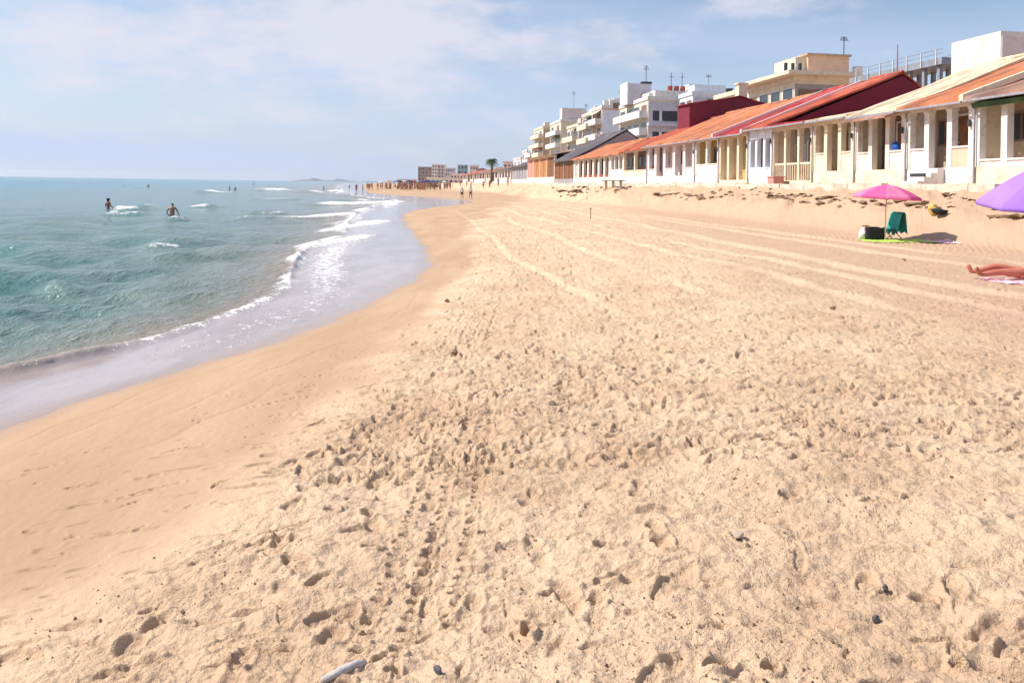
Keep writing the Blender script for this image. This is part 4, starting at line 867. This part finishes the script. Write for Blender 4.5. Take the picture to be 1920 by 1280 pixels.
def on_sand(px, py):
    d = raydir(px, py); Yk = 1.5
    while Yk < 300:
        x, y, z = d.x*Yk, Yk, EYE+d.z*Yk
        zz = Zat(x, y) if Yk < 26 else gz(x, y)
        if z <= zz: return Vector((x, y, zz))
        Yk *= 1.0015
    return ground_at(px, py, .5)
MS = mat('dark_pebble', (.10, .09, .10), .7, .3, 30); MW = mat('bleached_wood', (.50, .46, .44), .8, .15, 20, .3, 40)
q = on_sand(650, 1262); b = MB(); b.tube([(-.075, -.05, .006), (-.02, -.01, .012), (.03, .035, .012), (.055, .05, .007)], [.010, .015, .014, .008], 8); o = b.build('driftwood', MW, smooth=True); o.location = q; tag(o, 'short bleached white driftwood stick at the bottom edge of the sand', 'driftwood')
for (px, py, sx, sy, sz, lb, mm) in ((1140, 1240, 0, 0, 0, '', None), (822, 1262, .012, .030, .02, 'long dark grey pebble standing in a hollow right of the white stick', MS), (1642, 1165, .022, .014, .02, 'small blue-black pebble on the lower right sand', MS), (1382, 1012, .04, .03, .016, 'pale smooth pebble half buried in the middle sand', MR3), (1660, 1108, .015, .012, .02, 'small grey stub of stone in a dark scuff at the lower right', MS)):
    if mm is None: continue
    me = rock_mesh('pebble', sx*.8, sy*.8, sz*.8, int(px), mm, 3, .25); q = on_sand(px, py); o = link_mesh('pebble', me, None, smooth=True); o.location = q+Vector((0, 0, sz*.3)); o.rotation_euler = (0, 0, random.random()); tag(o, lb, 'pebble')
for (px, py, lb) in ((1695, 488, 'lone dark pebble on the open sand below the green towel'), (1562, 580, 'single brown pebble in the raked sand'), (838, 566, 'dark clod at the edge of the smooth sand'), (852, 662, 'dark clod in a deep print near the tyre marks')):
    me = rock_mesh('pebble', .035, .028, .03, int(px), MR1, 3, .4); q = on_sand(px, py); o = link_mesh('pebble', me, None, smooth=True); o.location = q+Vector((0, 0, .01)); tag(o, lb, 'pebble')

# ------------------------------------------------------------------ people
SKIN = mat('skin_tan', (.42, .22, .14), .55, .08, 6); SKIN_D = mat('skin_dark_tan', (.25, .12, .075), .55, .08, 6); HAIR = mat('hair_dark', (.02, .014, .012), .6, .2, 20); HAIR_L = mat('hair_brown', (.12, .06, .03), .6, .2, 20)
def cloth(name, col): return mat('cloth_'+name, col, .85, .08, 6)
C_BLACK = cloth('black', (.02, .02, .025)); C_NAVY = cloth('navy', (.03, .04, .12)); C_RED = cloth('red', (.5, .03, .04)); C_WHITE = cloth('white', (.75, .74, .72)); C_PINK = cloth('pink', (.75, .20, .35)); C_BLUE = cloth('blue', (.05, .18, .5)); C_TEAL = cloth('teal', (.03, .36, .29)); C_YEL = cloth('yellow', (.75, .55, .08))
def skin_bake(name, chains, m, sub=1):
    # chains: list of (points, radii, parent_index) grown with the Skin modifier, then baked to a plain mesh
    me = bpy.data.meshes.new(name); vs = []; es = []; rs = []; roots = []
    for verts, edges in chains:
        n = len(vs); roots.append(n)
        for p, r in verts: vs.append(p); rs.append(r if isinstance(r, tuple) else (r, r))
        es += [(a+n, b_+n) for a, b_ in edges]
    me.from_pydata(vs, es, []); o = bpy.data.objects.new(name, me); COL.objects.link(o)
    md = o.modifiers.new('s', 'SKIN'); md.use_smooth_shade = True; md.branch_smoothing = .4
    sv = me.skin_vertices[0].data
    for i, r in enumerate(rs): sv[i].radius = r; sv[i].use_root = i in roots
    ms = o.modifiers.new('u', 'SUBSURF'); ms.levels = sub; ms.render_levels = sub
    bpy.context.view_layer.update(); dg = bpy.context.evaluated_depsgraph_get()
    out = bpy.data.meshes.new_from_object(o.evaluated_get(dg)); out.name = name; out.materials.clear(); out.materials.append(m)
    bpy.data.objects.remove(o); bpy.data.meshes.remove(me); return out
def pose(kind):
    # joints, metres; the figure faces -Y
    J = dict(pel=(0, 0, .94), wai=(0, 0, 1.08), che=(0, .01, 1.27), shc=(0, .01, 1.40), nec=(0, .0, 1.47), hea=(0, -.015, 1.56), top=(0, -.005, 1.66))
    for s, g in ((-1, 'L'), (1, 'R')):
        J['hip'+g] = (s*.09, 0, .88); J['kne'+g] = (s*.10, -.02, .49); J['ank'+g] = (s*.105, .02, .09); J['toe'+g] = (s*.12, -.13, .03)
        J['sho'+g] = (s*.175, .01, 1.385); J['elb'+g] = (s*.235, .03, 1.12); J['wri'+g] = (s*.25, -.03, .89); J['han'+g] = (s*.25, -.05, .81)
    if kind == 'walk':
        J['kneL'] = (-.09, -.16, .50); J['ankL'] = (-.09, -.24, .10); J['toeL'] = (-.10, -.40, .05); J['kneR'] = (.09, .08, .49); J['ankR'] = (.09, .30, .14); J['toeR'] = (.10, .19, .03)
        J['elbL'] = (-.24, .12, 1.14); J['wriL'] = (-.25, .12, .90); J['hanL'] = (-.25, .10, .82); J['elbR'] = (.23, -.04, 1.13); J['wriR'] = (.23, -.22, .95); J['hanR'] = (.23, -.28, .88)
    if kind == 'wade':
        for s, g in ((-1, 'L'), (1, 'R')): J['elb'+g] = (s*.31, .02, 1.16); J['wri'+g] = (s*.30, -.16, 1.02); J['han'+g] = (s*.27, -.23, .98)
    if kind == 'reach':
        J['elbR'] = (.30, -.10, 1.30); J['wriR'] = (.22, -.24, 1.48); J['hanR'] = (.18, -.28, 1.55)
    if kind == 'bend':
        J.update(wai=(0, -.05, 1.06), che=(0, -.20, 1.18), shc=(0, -.31, 1.24), nec=(0, -.37, 1.27), hea=(0, -.44, 1.30), top=(0, -.52, 1.36))
        for s, g in ((-1, 'L'), (1, 'R')): J['sho'+g] = (s*.17, -.30, 1.22); J['elb'+g] = (s*.2, -.36, .96); J['wri'+g] = (s*.17, -.40, .74); J['han'+g] = (s*.16, -.42, .66)
    if kind == 'sit':
        dz = -.82; 
        for k in ('pel', 'wai', 'che', 'shc', 'nec', 'hea', 'top'): x, y, z = J[k]; J[k] = (x, y+(z-.94)*.18, z+dz)
        for s, g in ((-1, 'L'), (1, 'R')):
            J['hip'+g] = (s*.10, -.02, .10); J['kne'+g] = (s*.14, -.34, .40); J['ank'+g] = (s*.12, -.62, .08); J['toe'+g] = (s*.13, -.76, .04)
            J['sho'+g] = (s*.175, .08, .565); J['elb'+g] = (s*.23, -.06, .36); J['wri'+g] = (s*.18, -.27, .42); J['han'+g] = (s*.15, -.34, .44)
    return J
def body(J, m, name='body', stout=1.0, dress=False):
    k = stout; keys = ['pel', 'wai', 'che', 'shc', 'nec', 'hea', 'top']; rr = [(.155*k, .115*k), (.125*k, .10*k), (.155*k, .11*k), (.13, .085), (.052, .055), (.078, .10), (.055, .065)]
    V = [(J[a], r) for a, r in zip(keys, rr)]; E = [(0, 1), (1, 2), (2, 3), (3, 4), (4, 5), (5, 6)]
    for g in 'LR':
        n = len(V); V += [(J['hip'+g], .10*k), (J['kne'+g], .060*k), (tuple((np.array(J['kne'+g])*.62+np.array(J['ank'+g])*.38)), .058*k), (J['ank'+g], .037), (J['toe'+g], (.042, .022))]; E += [(0, n), (n, n+1), (n+1, n+2), (n+2, n+3), (n+3, n+4)]
        n = len(V); V += [(J['sho'+g], .062), (J['elb'+g], .042), (J['wri'+g], .028), (J['han'+g], (.040, .018))]; E += [(3, n), (n, n+1), (n+1, n+2), (n+2, n+3)]
    chains = [(V, E)]
    for g, s in (('L', -1), ('R', 1)):
        h = np.array(J['han'+g]); d = h-np.array(J['wri'+g]); d = d/np.linalg.norm(d); side = np.cross(d, (0, 0, 1.0) if abs(d[2]) < .8 else (1.0, 0, 0)); side /= np.linalg.norm(side); pal = np.cross(d, side)
        for q, L in enumerate((.065, .078, .074, .058)):
            b0 = h+side*(.028-.0185*q)+d*.012; chains.append(([(tuple(b0-d*.02), .0105), (tuple(b0+d*L*.55+pal*.004), .0095), (tuple(b0+d*L+pal*.016), .0075)], [(0, 1), (1, 2)]))
        b0 = h+side*.034-d*.03; chains.append(([(tuple(b0-side*.012), .013), (tuple(b0+side*.022+d*.022), .011), (tuple(b0+side*.03+d*.05+pal*.01), .009)], [(0, 1), (1, 2)]))
    me = skin_bake(name, chains, m, 1)
    return me
def face_bits(J, m):                                  # nose and ears, kept in the body mesh's own skin colour
    pass
def garment(J, m, kind, k=1.0, name='swimwear'):
    if kind == 'shorts':
        V = [(tuple(np.array(J['pel'])+(0, 0, .03)), (.168*k, .130*k)), (tuple(np.array(J['pel'])-(0, 0, .04)), (.165*k, .13*k))]; E = [(0, 1)]
        for g in 'LR':
            n = len(V); hp = np.array(J['hip'+g]); kn = np.array(J['kne'+g]); V += [(tuple(hp), .118*k), (tuple(hp*.45+kn*.55), .098*k)]; E += [(1, n), (n, n+1)]
    elif kind == 'brief':
        V = [(tuple(np.array(J['pel'])+(0, 0, .01)), (.165*k, .125*k)), (tuple(np.array(J['pel'])-(0, 0, .06)), (.15*k, .12*k))]; E = [(0, 1)]
        for g in 'LR':
            n = len(V); hp = np.array(J['hip'+g]); kn = np.array(J['kne'+g]); V += [(tuple(hp*.9+kn*.1), .108*k)]; E += [(1, n)]
    elif kind == 'top':
        c = np.array(J['che']); w_ = np.array(J['wai']); V = [(tuple(c*1.0), (.165*k, .122*k)), (tuple(c*.75+w_*.25), (.158*k, .116*k))]; E = [(0, 1)]
    else:                                             # shirt
        V = [(J['pel'], (.172*k, .13*k)), (J['wai'], (.145*k, .115*k)), (J['che'], (.172*k, .125*k)), (J['shc'], (.14, .095))]; E = [(0, 1), (1, 2), (2, 3)]
        for g in 'LR': n = len(V); s_ = np.array(J['sho'+g]); e_ = np.array(J['elb'+g]); V += [(tuple(s_), .075), (tuple(s_*.5+e_*.5), .062)]; E += [(3, n), (n, n+1)]
    return skin_bake(name, [(V, E)], m, 1)
def hair(J, m, long=False):
    h = np.array(J['hea']); t = np.array(J['top']); V = [(tuple(h+(0, .022, .03)), (.083, .098)), (tuple(t+(0, .012, .005)), (.062, .075))]; E = [(0, 1)]
    if long: V.append((tuple(h+(0, .075, -.10)), (.06, .04))); E.append((0, 2))
    return skin_bake('hair', [(V, E)], m, 1)
def person_proto(kind, skin, wear, hairm, long=False, stout=1.0):
    J = pose(kind); r = empty('person', (0, 0, 0)); me = body(J, skin, stout=stout)
    # nose and ears joined into the body mesh
    import bmesh
    bm = bmesh.new(); bm.from_mesh(me); h = Vector(J['hea']); fwd = Vector((0, -1, 0))
    for off, rad in (((0, -.105, .0), .014), ((-.08, 0, .0), .02), ((.08, 0, .0), .02)):
        g = bmesh.ops.create_icosphere(bm, subdivisions=1, radius=rad, matrix=Matrix.Translation(h+Vector(off)) @ Matrix.Diagonal((.7, 1, 1.4, 1)))
    bm.to_mesh(me); bm.free(); me.polygons.foreach_set('use_smooth', [True]*len(me.polygons))
    link_mesh('body', me, None, r)
    link_mesh('hair', hair(J, hairm, long), None, r)
    for gk, gm in wear: link_mesh({'shorts': 'shorts', 'brief': 'swimwear', 'top': 'bikini_top', 'shirt': 'shirt'}[gk], garment(J, gm, gk, stout), None, r)
    return r
protos = {}
def spawn(key, loc, rz, scale, label, group=None, cat='person'):
    p_, first = protos[key]
    if first: o = p_; protos[key] = (p_, False)
    else: o = copy_tree(p_)
    o.location = loc; o.rotation_euler = (0, 0, rz); o.scale = (scale,)*3
    for k in ('label', 'category', 'group'):
        if k in o: del o[k]
    tag(o, label, cat, group); return o
def reg(key, *a, **k): protos[key] = (person_proto(*a, **k), True)
reg('wadeA', 'wade', SKIN_D, [('brief', C_BLACK), ('top', C_BLACK)], HAIR, True)
reg('wadeB', 'wade', SKIN, [('shorts', C_NAVY)], HAIR, stout=1.1)
reg('walkA', 'walk', SKIN, [('shorts', C_BLACK), ('shirt', C_WHITE)], HAIR)
reg('walkB', 'walk', SKIN, [('shorts', C_NAVY), ('shirt', C_WHITE)], HAIR_L, stout=1.1)
reg('stA', 'stand', SKIN_D, [('shorts', C_RED)], HAIR, stout=1.15); reg('stB', 'stand', SKIN, [('brief', C_BLACK), ('top', C_BLACK)], HAIR_L, True)
reg('stC', 'stand', SKIN_D, [('shorts', C_BLUE)], HAIR); reg('stD', 'reach', SKIN, [('brief', C_PINK), ('top', C_PINK)], HAIR, True)
reg('siA', 'sit', SKIN_D, [('brief', C_BLACK), ('top', C_BLACK)], HAIR, True); reg('beA', 'bend', SKIN, [('shorts', C_NAVY)], HAIR)
reg('wkC', 'walk', SKIN_D, [('shorts', C_BLACK)], HAIR); reg('wkD', 'walk', SKIN, [('brief', C_YEL), ('top', C_YEL)], HAIR_L, True)

def in_water(px, ptop, pwater, key, rz, label, H=1.72, group=None, immersed=None):
    # waterline pixel fixes the distance, the visible height fixes how deep they stand
    q = ground_at(px, pwater, .03); vis = (pwater-ptop)*q.y/F
    return spawn(key, (q.x, q.y, vis-H), rz, H/1.72, label, group)
in_water(203, 370, 391, 'wadeA', R(150), 'dark haired bather standing chest deep, left of the two near bathers', 1.66)
in_water(323, 378, 403, 'wadeB', R(185), 'bare backed bather standing waist deep, right of the two near bathers', 1.74)
in_water(430, 347, 356, 'wadeB', R(100), 'bather playing on the white breaker farther out, the taller of that pair')
in_water(441, 350, 357, 'wadeA', R(200), 'small bather right beside the breaker, lower of that pair', 1.5)
in_water(278, 345, 351, 'wadeB', R(180), 'tiny lone dark head far out behind the near bathers')
in_water(607, 349, 356, 'wadeA', R(90), 'slim distant bather standing near the far surf')
in_water(520, 349, 354, 'wadeB', R(40), 'far bather at the second white breaker')
for px, pt, pw in ((505, 344, 348), (475, 343, 347), (655, 347, 352), (232, 347, 350)):
    in_water(px, pt, pw, random.choice(('wadeA', 'wadeB')), random.random()*6, 'tiny far swimmer whose dark head shows above the sea', group='far swimmers')
def on_shore(px, pfoot, key, rz, H, label, group=None):
    x, y, z, ok = march(px, pfoot, 25.0, 900.0, 1.004, shorez)
    return spawn(key, (x, y, z), rz, H/1.72, label, group)
on_shore(866, 374, 'walkA', R(170), 1.72, 'walker in black shorts and white shirt at the wet edge, left of the strolling pair')
on_shore(882, 374, 'walkB', R(160), 1.76, 'walker in navy shorts and white shirt at the wet edge, right of the strolling pair')
on_shore(668, 361, 'stA', R(180), 1.75, 'person in red shorts standing in the shallows left of the crowd')
on_shore(680, 361, 'stB', R(120), 1.6, 'person in a black swimsuit standing where the sand spit starts')
cnt = {'stA': 'red shorts', 'stB': 'a black swimsuit', 'stC': 'blue shorts', 'stD': 'a pink bikini, arm raised', 'siA': 'a black swimsuit, sitting', 'beA': 'navy shorts, bending down', 'wkC': 'black shorts, walking', 'wkD': 'a yellow bikini, walking'}
for i in range(135):
    px = random.choice((random.gauss(770, 38), random.uniform(690, 842), random.gauss(800, 22))); px = min(845, max(688, px)); pf = random.uniform(350, 357)
    k = random.choice(list(cnt)); on_shore(px, pf, k, random.random()*6.28, random.uniform(1.5, 1.85), 'beachgoer in '+cnt[k]+', '+('left tip of spit' if px < 730 else 'below brown block' if px < 800 else 'below grey slab')+', '+('water side' if pf > 353.5 else 'inland side'), 'beachgoers crowding the far spit')
for px, pf, k in ((849, 352, 'stC'), (883, 353, 'stD'), (906, 354, 'wkC'), (918, 353, 'stA'), (952, 349, 'stB'), (875, 351, 'wkD'), (934, 350, 'stC'), (863, 350, 'stB')):
    on_shore(px, pf, k, random.random()*6, 1.7, 'lone beachgoer in '+cnt[k]+', on open sand right of crowd', 'beachgoers between the crowd and the houses')

# ------------------------------------------------------------------ parasols
def fabric(name, col): return mat('fabric_'+name, col, .8, .05, 3, trans=.35)
def parasol(label, loc, rad, H, drop, m, tilt=(0, 0), rz=0.0, group=None, n=8, valance=.0, pole_m=None, name='beach_umbrella', m2=None, cat='parasol'):
    r = empty(name, loc, rz); tag(r, label, cat, group)
    R_ = Matrix.Translation((0, 0, H*.55)) @ Matrix.Rotation(tilt[0], 4, 'X') @ Matrix.Rotation(tilt[1], 4, 'Y') @ Matrix.Translation((0, 0, -H*.55))
    mb = MB(); mb.tube([R_ @ Vector((0, 0, z)) if z > H*.5 else Vector((0, 0, z)) for z in (-.25, H*.52, H*.56, H-.02)], .013, 8); mb.build('pole', pole_m or M['oframe'], r)
    vs = [R_ @ Vector((0, 0, H))]; fs = []; seg = 6; rings = 8; mi = []
    for j in range(1, rings+1):
        u = j/rings
        for i in range(n*seg):
            a = 2*math.pi*i/(n*seg); q = (i % seg)/seg; sagr = 1-.075*math.sin(math.pi*q)*u; z = H-drop*(u**1.55) - .035*math.sin(math.pi*q)*u*(1-u)*2
            vs.append(R_ @ Vector((math.cos(a)*rad*u*sagr, math.sin(a)*rad*u*sagr, z)))
    c = n*seg
    for i in range(c): fs.append((0, 1+i, 1+(i+1) % c))
    for j in range(rings-1):
        for i in range(c): fs.append((1+j*c+i, 1+(j+1)*c+i, 1+(j+1)*c+(i+1) % c, 1+j*c+(i+1) % c))
    if valance:
        base = len(vs); 
        for i in range(c): v = vs[1+(rings-1)*c+i]; vs.append(v+(R_.to_3x3() @ Vector((0, 0, -valance))))
        for i in range(c): fs.append((1+(rings-1)*c+i, base+i, base+(i+1) % c, 1+(rings-1)*c+(i+1) % c))
    mb = MB(); mb.add(vs, fs); cn = mb.build('canopy', [m] + ([m2] if m2 else []), r, smooth=True)
    if m2:
        for k, pl in enumerate(cn.data.polygons):
            cx = pl.center; a = math.atan2(*( (R_.inverted() @ cx).yx)) % (2*math.pi); pl.material_index = int(a/(2*math.pi)*n) % 2
    sd2 = cn.modifiers.new('t', 'SOLIDIFY'); sd2.thickness = .004
    mb = MB(); mb.tube([R_ @ Vector((0, 0, H-.03)), R_ @ Vector((0, 0, H+.07))], [.03, .012], 8); mb.build('finial', pole_m or M['oframe'], r)
    for i in range(n):
        a = 2*math.pi*i/n; mb = MB()
        mb.tube([R_ @ Vector((math.cos(a)*rad*u, math.sin(a)*rad*u, H-drop*(u**1.55)-.012)) for u in (.04, .4, .7, .97)], .006, 5); mb.build('rib', M['steel'], r)
    return r
FP, FP2 = fabric('pink', (.85, .16, .42)), fabric('pink_light', (.88, .30, .52)); FV = fabric('violet', (.46, .24, .84))
q = on_sand(1660, 451); Hu = z_of(1665, 346, *TS(q.x, q.y))-q.z; print('UMB', q, Hu)
parasol('bright pink beach umbrella standing open above the teal towel chair', q, .93, Hu, .36, FP, tilt=(R(2), R(2)), rz=.3, valance=.07, m2=FP2, pole_m=M['buff'])
FV2 = fabric('violet_light', (.50, .29, .86))
parasol('large violet beach umbrella cut by the right edge of the photo', (7.06, 9.75, gz(7.06, 9.75)), 1.04, 2.02, .60, FV, tilt=(R(4), R(-3)), rz=.2, valance=.05, m2=FV2)
UC = [('navy', (.03, .05, .16)), ('white', (.72, .72, .72)), ('blue', (.06, .16, .42)), ('red', (.5, .06, .06)), ('green', (.06, .3, .16)), ('orange', (.72, .3, .08))]
for i, (px, pf, ci, rr) in enumerate(((748, 353, 0, 1.3), (757, 352, 1, 1.2), (768, 353, 0, 1.2), (776, 352, 3, 1.1), (790, 354, 2, 1.2), (803, 355, 0, 1.4), (812, 355, 2, 1.5), (822, 353, 4, 1.2), (715, 352, 1, 1.1), (729, 353, 5, 1.1), (833, 352, 1, 1.2), (740, 350, 2, 1.1), (785, 351, 1, 1.1), (795, 352, 3, 1.1))):
    x, y, z, ok = march(px, pf, 40.0, 900.0, 1.01, shorez)
    parasol('small far '+UC[ci][0]+' parasol among the crowd on the spit', (x, y, z), rr, 2.15, .45, fabric(*UC[ci]), group='parasols in the far crowd', rz=i)

# ------------------------------------------------------------------ beach chair with towel, bags, mats
q = on_sand(1670, 448); base = Vector((q.x, q.y, q.z)); chz = q.z
r = empty('beach_chair', base, R(8)); tag(r, 'low folding beach chair hidden beneath a hanging teal towel', 'chair')
for sgn in (-1, 1):
    mb = MB(); mb.tube([(-.33, sgn*.24, 0.0), (.12, sgn*.24, .30), (.24, sgn*.24, .80)], .012, 6); mb.build('back_frame', M['dark'], r)
    mb = MB(); mb.tube([(.22, sgn*.24, 0.0), (-.10, sgn*.24, .30), (-.30, sgn*.24, .31)], .012, 6); mb.build('leg', M['dark'], r)
mb = MB(); mb.box(-.32, .10, -.23, .23, .285, .30); mb.build('seat', C_NAVY, r)
mb = MB(); mb.add([(.105, -.23, .30), (.23, -.23, .78), (.245, -.23, .78), (.12, -.23, .30), (.105, .23, .30), (.23, .23, .78), (.245, .23, .78), (.12, .23, .30)], [(0, 1, 2, 3), (4, 7, 6, 5), (0, 4, 5, 1), (3, 2, 6, 7), (1, 5, 6, 2), (0, 3, 7, 4)]); mb.build('backrest', C_NAVY, r)
# towel draped over the backrest
vs = []; fs = []; nu, nv = 16, 26
for i in range(nu+1):
    for j in range(nv+1):
        u = (i/nu-.5)*.56; v = j/nv
        if v < .5: k = 1-v/.5; px_, pz_ = .20-.16*k, .80-.62*k*(1-.08*math.sin(i*.9))
        else: k = (v-.5)/.5; px_, pz_ = .27+.10*k, .81-.60*k*(1+.06*math.sin(i*.7+1))
        wv = .018*math.sin(u*38+v*3)*abs(v-.5)*2
        vs.append((px_+wv+(.02 if v > .5 else -.02), u*(1-.12*abs(v-.5)), pz_+.03*(1-abs(v-.5)*2)-.015))
for i in range(nu):
    for j in range(nv): a = i*(nv+1)+j; fs.append((a, a+1, a+nv+2, a+nv+1))
mb = MB(); mb.add(vs, fs); o = mb.build('towel', C_TEAL, None, smooth=True); o.location = base; o.rotation_euler = (0, 0, R(8)-R(8)+R(30)-R(22)); tag(o, 'teal green towel draped over the back of the beach chair', 'towel'); o.modifiers.new('t', 'SOLIDIFY').thickness = .012
# dark bag
q = on_sand(1640, 449); r = empty('beach_bag', q, R(5)); tag(r, 'bulky black beach bag standing open left of the teal towel', 'bag')
prof = [(.0, .27, .11), (.12, .29, .13), (.28, .27, .11), (.36, .30, .10)]; vs = []; fs = []; n = 20
for z, a, b_ in prof:
    for k in range(n): an = 2*math.pi*k/n; ca, sa_ = math.cos(an), math.sin(an); vs.append((a*math.copysign(abs(ca)**.6, ca), b_*math.copysign(abs(sa_)**.6, sa_), z+.02*math.sin(an*3+z*9)*(z > .3)))
for j in range(3):
    for k in range(n): fs.append((j*n+k, j*n+(k+1) % n, (j+1)*n+(k+1) % n, (j+1)*n+k))
fs.append(tuple(range(n-1, -1, -1))); mb = MB(); mb.add(vs, fs); o = mb.build('body', C_BLACK, r, smooth=True); o.modifiers.new('t', 'SOLIDIFY').thickness = .01
mb = MB(); mb.tube([(-.16, -.10, .34), (-.30, -.12, .42), (-.42, -.05, .40), (-.30, .02, .41), (-.16, .08, .34)], .014, 6); mb.build('strap', C_BLACK, r)
mb = MB(); mb.box(.275, .30, -.07, .07, .05, .33); mb.build('trim', C_WHITE, r)
q = on_sand(1619, 448); me = rock_mesh('plastic_bag', .14, .12, .17, 4, mat('white_plastic', (.78, .78, .80), .4, .05, 8), 3, .25); o = link_mesh('plastic_bag', me, None, smooth=True); o.location = q+Vector((0, 0, .12)); tag(o, 'crumpled white plastic bag leaning at the left of the black bag', 'bag')
def sheet(name, px0, px1, py, dpt, m, label, cat, lift=.012):
    a = on_sand(px0, py); c = on_sand(px1, py); n, k = 24, 8; vs = []; fs = []
    for i in range(n+1):
        for j in range(k+1):
            p = a.lerp(c, i/n); y = p.y+dpt*(j/k-.5)+.03*math.sin(i*.5); vs.append((p.x, y, max(gz(p.x, y), Zat(p.x, y))+lift+.006*math.sin(i*1.1+j)))
    for i in range(n):
        for j in range(k): b_ = i*(k+1)+j; fs.append((b_, b_+k+1, b_+k+2, b_+1))
    o0 = Vector(vs[0]); mb = MB(o0); mb.add(vs, fs); o = mb.build(name, m, None); o.location = o0; o.modifiers.new('t', 'SOLIDIFY').thickness = .008; tag(o, label, cat); return o
sheet('beach_mat', 1622, 1738, 452, 1.1, mat('lime_mat', (.45, .72, .12), .8, .08, 6), 'lime green beach mat spread flat beneath the bags and chair', 'beach mat')
sheet('beach_towel', 1742, 1790, 453, .8, cloth('dusty_pink', (.72, .50, .50)), 'dusty pink towel lying flat right of the lime green mat', 'towel')
q = on_sand(1749, 402); me = rock_mesh('straw_bag', .16, .14, .2, 9, mat('straw', (.62, .40, .12), .9, .2, 20), 3, .2); o = link_mesh('straw_bag', me, None, smooth=True); o.location = q+Vector((0, 0, .14)); tag(o, 'yellow straw bag standing on the sand between the two big umbrellas', 'bag')
q = on_sand(1760, 402); me = rock_mesh('folded_cloth', .26, .2, .09, 19, C_BLACK, 3, .3); o = link_mesh('folded_cloth', me, None, smooth=True); o.location = q+Vector((0, 0, .06)); tag(o, 'small heap of black clothes right of the yellow straw bag', 'clothes')
b = MB(); bt = W(21.6, s_of(1678, 21.6), 3.78); 
me = rock_mesh('blue_bundle', .14, .22, .2, 5, M['blue'], 3, .25); o = link_mesh('blue_bundle', me, None, smooth=True); s_b = s_of(1678, 21.03); o.location = W(21.03, s_b, 3.98); tag(o, 'blue bundle set on the porch parapet beside the open doorway', 'bundle')

# ------------------------------------------------------------------ sunbather lying at the right edge
J = pose('stand')
# lying on the back: local z (height) runs along the towel, local y is depth; the near knee is a little raised
J['kneR'] = (.10, -.10, .50); J['ankR'] = (.11, .02, .10); J['toeR'] = (.13, -.12, .04); J['kneL'] = (-.10, -.02, .49); J['ankL'] = (-.16, .03, .09); J['toeL'] = (-.20, -.11, .02)
for s, g in ((-1, 'L'), (1, 'R')): J['elb'+g] = (s*.27, .05, 1.14); J['wri'+g] = (s*.26, .06, .90); J['han'+g] = (s*.25, .06, .82)
protos_l = empty('person', (0, 0, 0)); me = body(J, mat('skin_sunburnt', (.52, .17, .11), .5, .08, 6)); link_mesh('body', me, None, protos_l); link_mesh('hair', hair(J, HAIR_L), None, protos_l)
link_mesh('swimwear', garment(J, C_RED, 'brief'), None, protos_l); link_mesh('bikini_top', garment(J, C_RED, 'top'), None, protos_l)
f0 = on_sand(1822, 523); gzv = max(gz(f0.x+.8, f0.y), f0.z)
# body axis along +X, front (-Y local) up
Mx = Matrix(((0, 0, 1, 0), (1, 0, 0, 0), (0, -1, 0, 0), (0, 0, 0, 1)))
protos_l.matrix_world = Matrix.Translation((f0.x-.02, f0.y+.05, gzv+.115)) @ Matrix.Rotation(R(-4), 4, 'Z') @ Mx
tag(protos_l, 'sunburnt person in red swimwear lying on their back, only the legs inside the right edge', 'person')
m = bpy.data.materials.new('towel_pattern'); m.use_nodes = True; nt = m.node_tree; p = nt.nodes['Principled BSDF']; tc = N(nt, 'ShaderNodeTexCoord'); v = N(nt, 'ShaderNodeTexVoronoi', i_Scale=14.0); nt.links.new(tc.outputs['Object'], v.inputs['Vector'])
nt.links.new(mixc(nt, ramp(nt, v.outputs['Distance'], .25, .5), (.75, .08, .22), (.82, .55, .60)), p.inputs['Base Color']); p.inputs['Roughness'].default_value = .9
sheet('beach_towel', 1862, 2060, 528, .8, m, 'pink patterned towel under the person lying at the right edge', 'towel', .014)

# ------------------------------------------------------------------ sea air
mb = MB(); mb.box(-9800, 9800, -9800, 9800, -5, 75)
m = bpy.data.materials.new('haze'); m.use_nodes = True; nt = m.node_tree; nt.nodes.remove(nt.nodes['Principled BSDF'])
pv = N(nt, 'ShaderNodeVolumePrincipled'); pv.inputs['Color'].default_value = (.93, .96, 1, 1); pv.inputs['Density'].default_value = 0.9e-4; pv.inputs['Anisotropy'].default_value = .3
nt.links.new(pv.outputs[0], nt.nodes['Material Output'].inputs['Volume'])
tag(mb.build('haze', m), 'thin pale sea air over the bay', 'haze', kind='stuff')
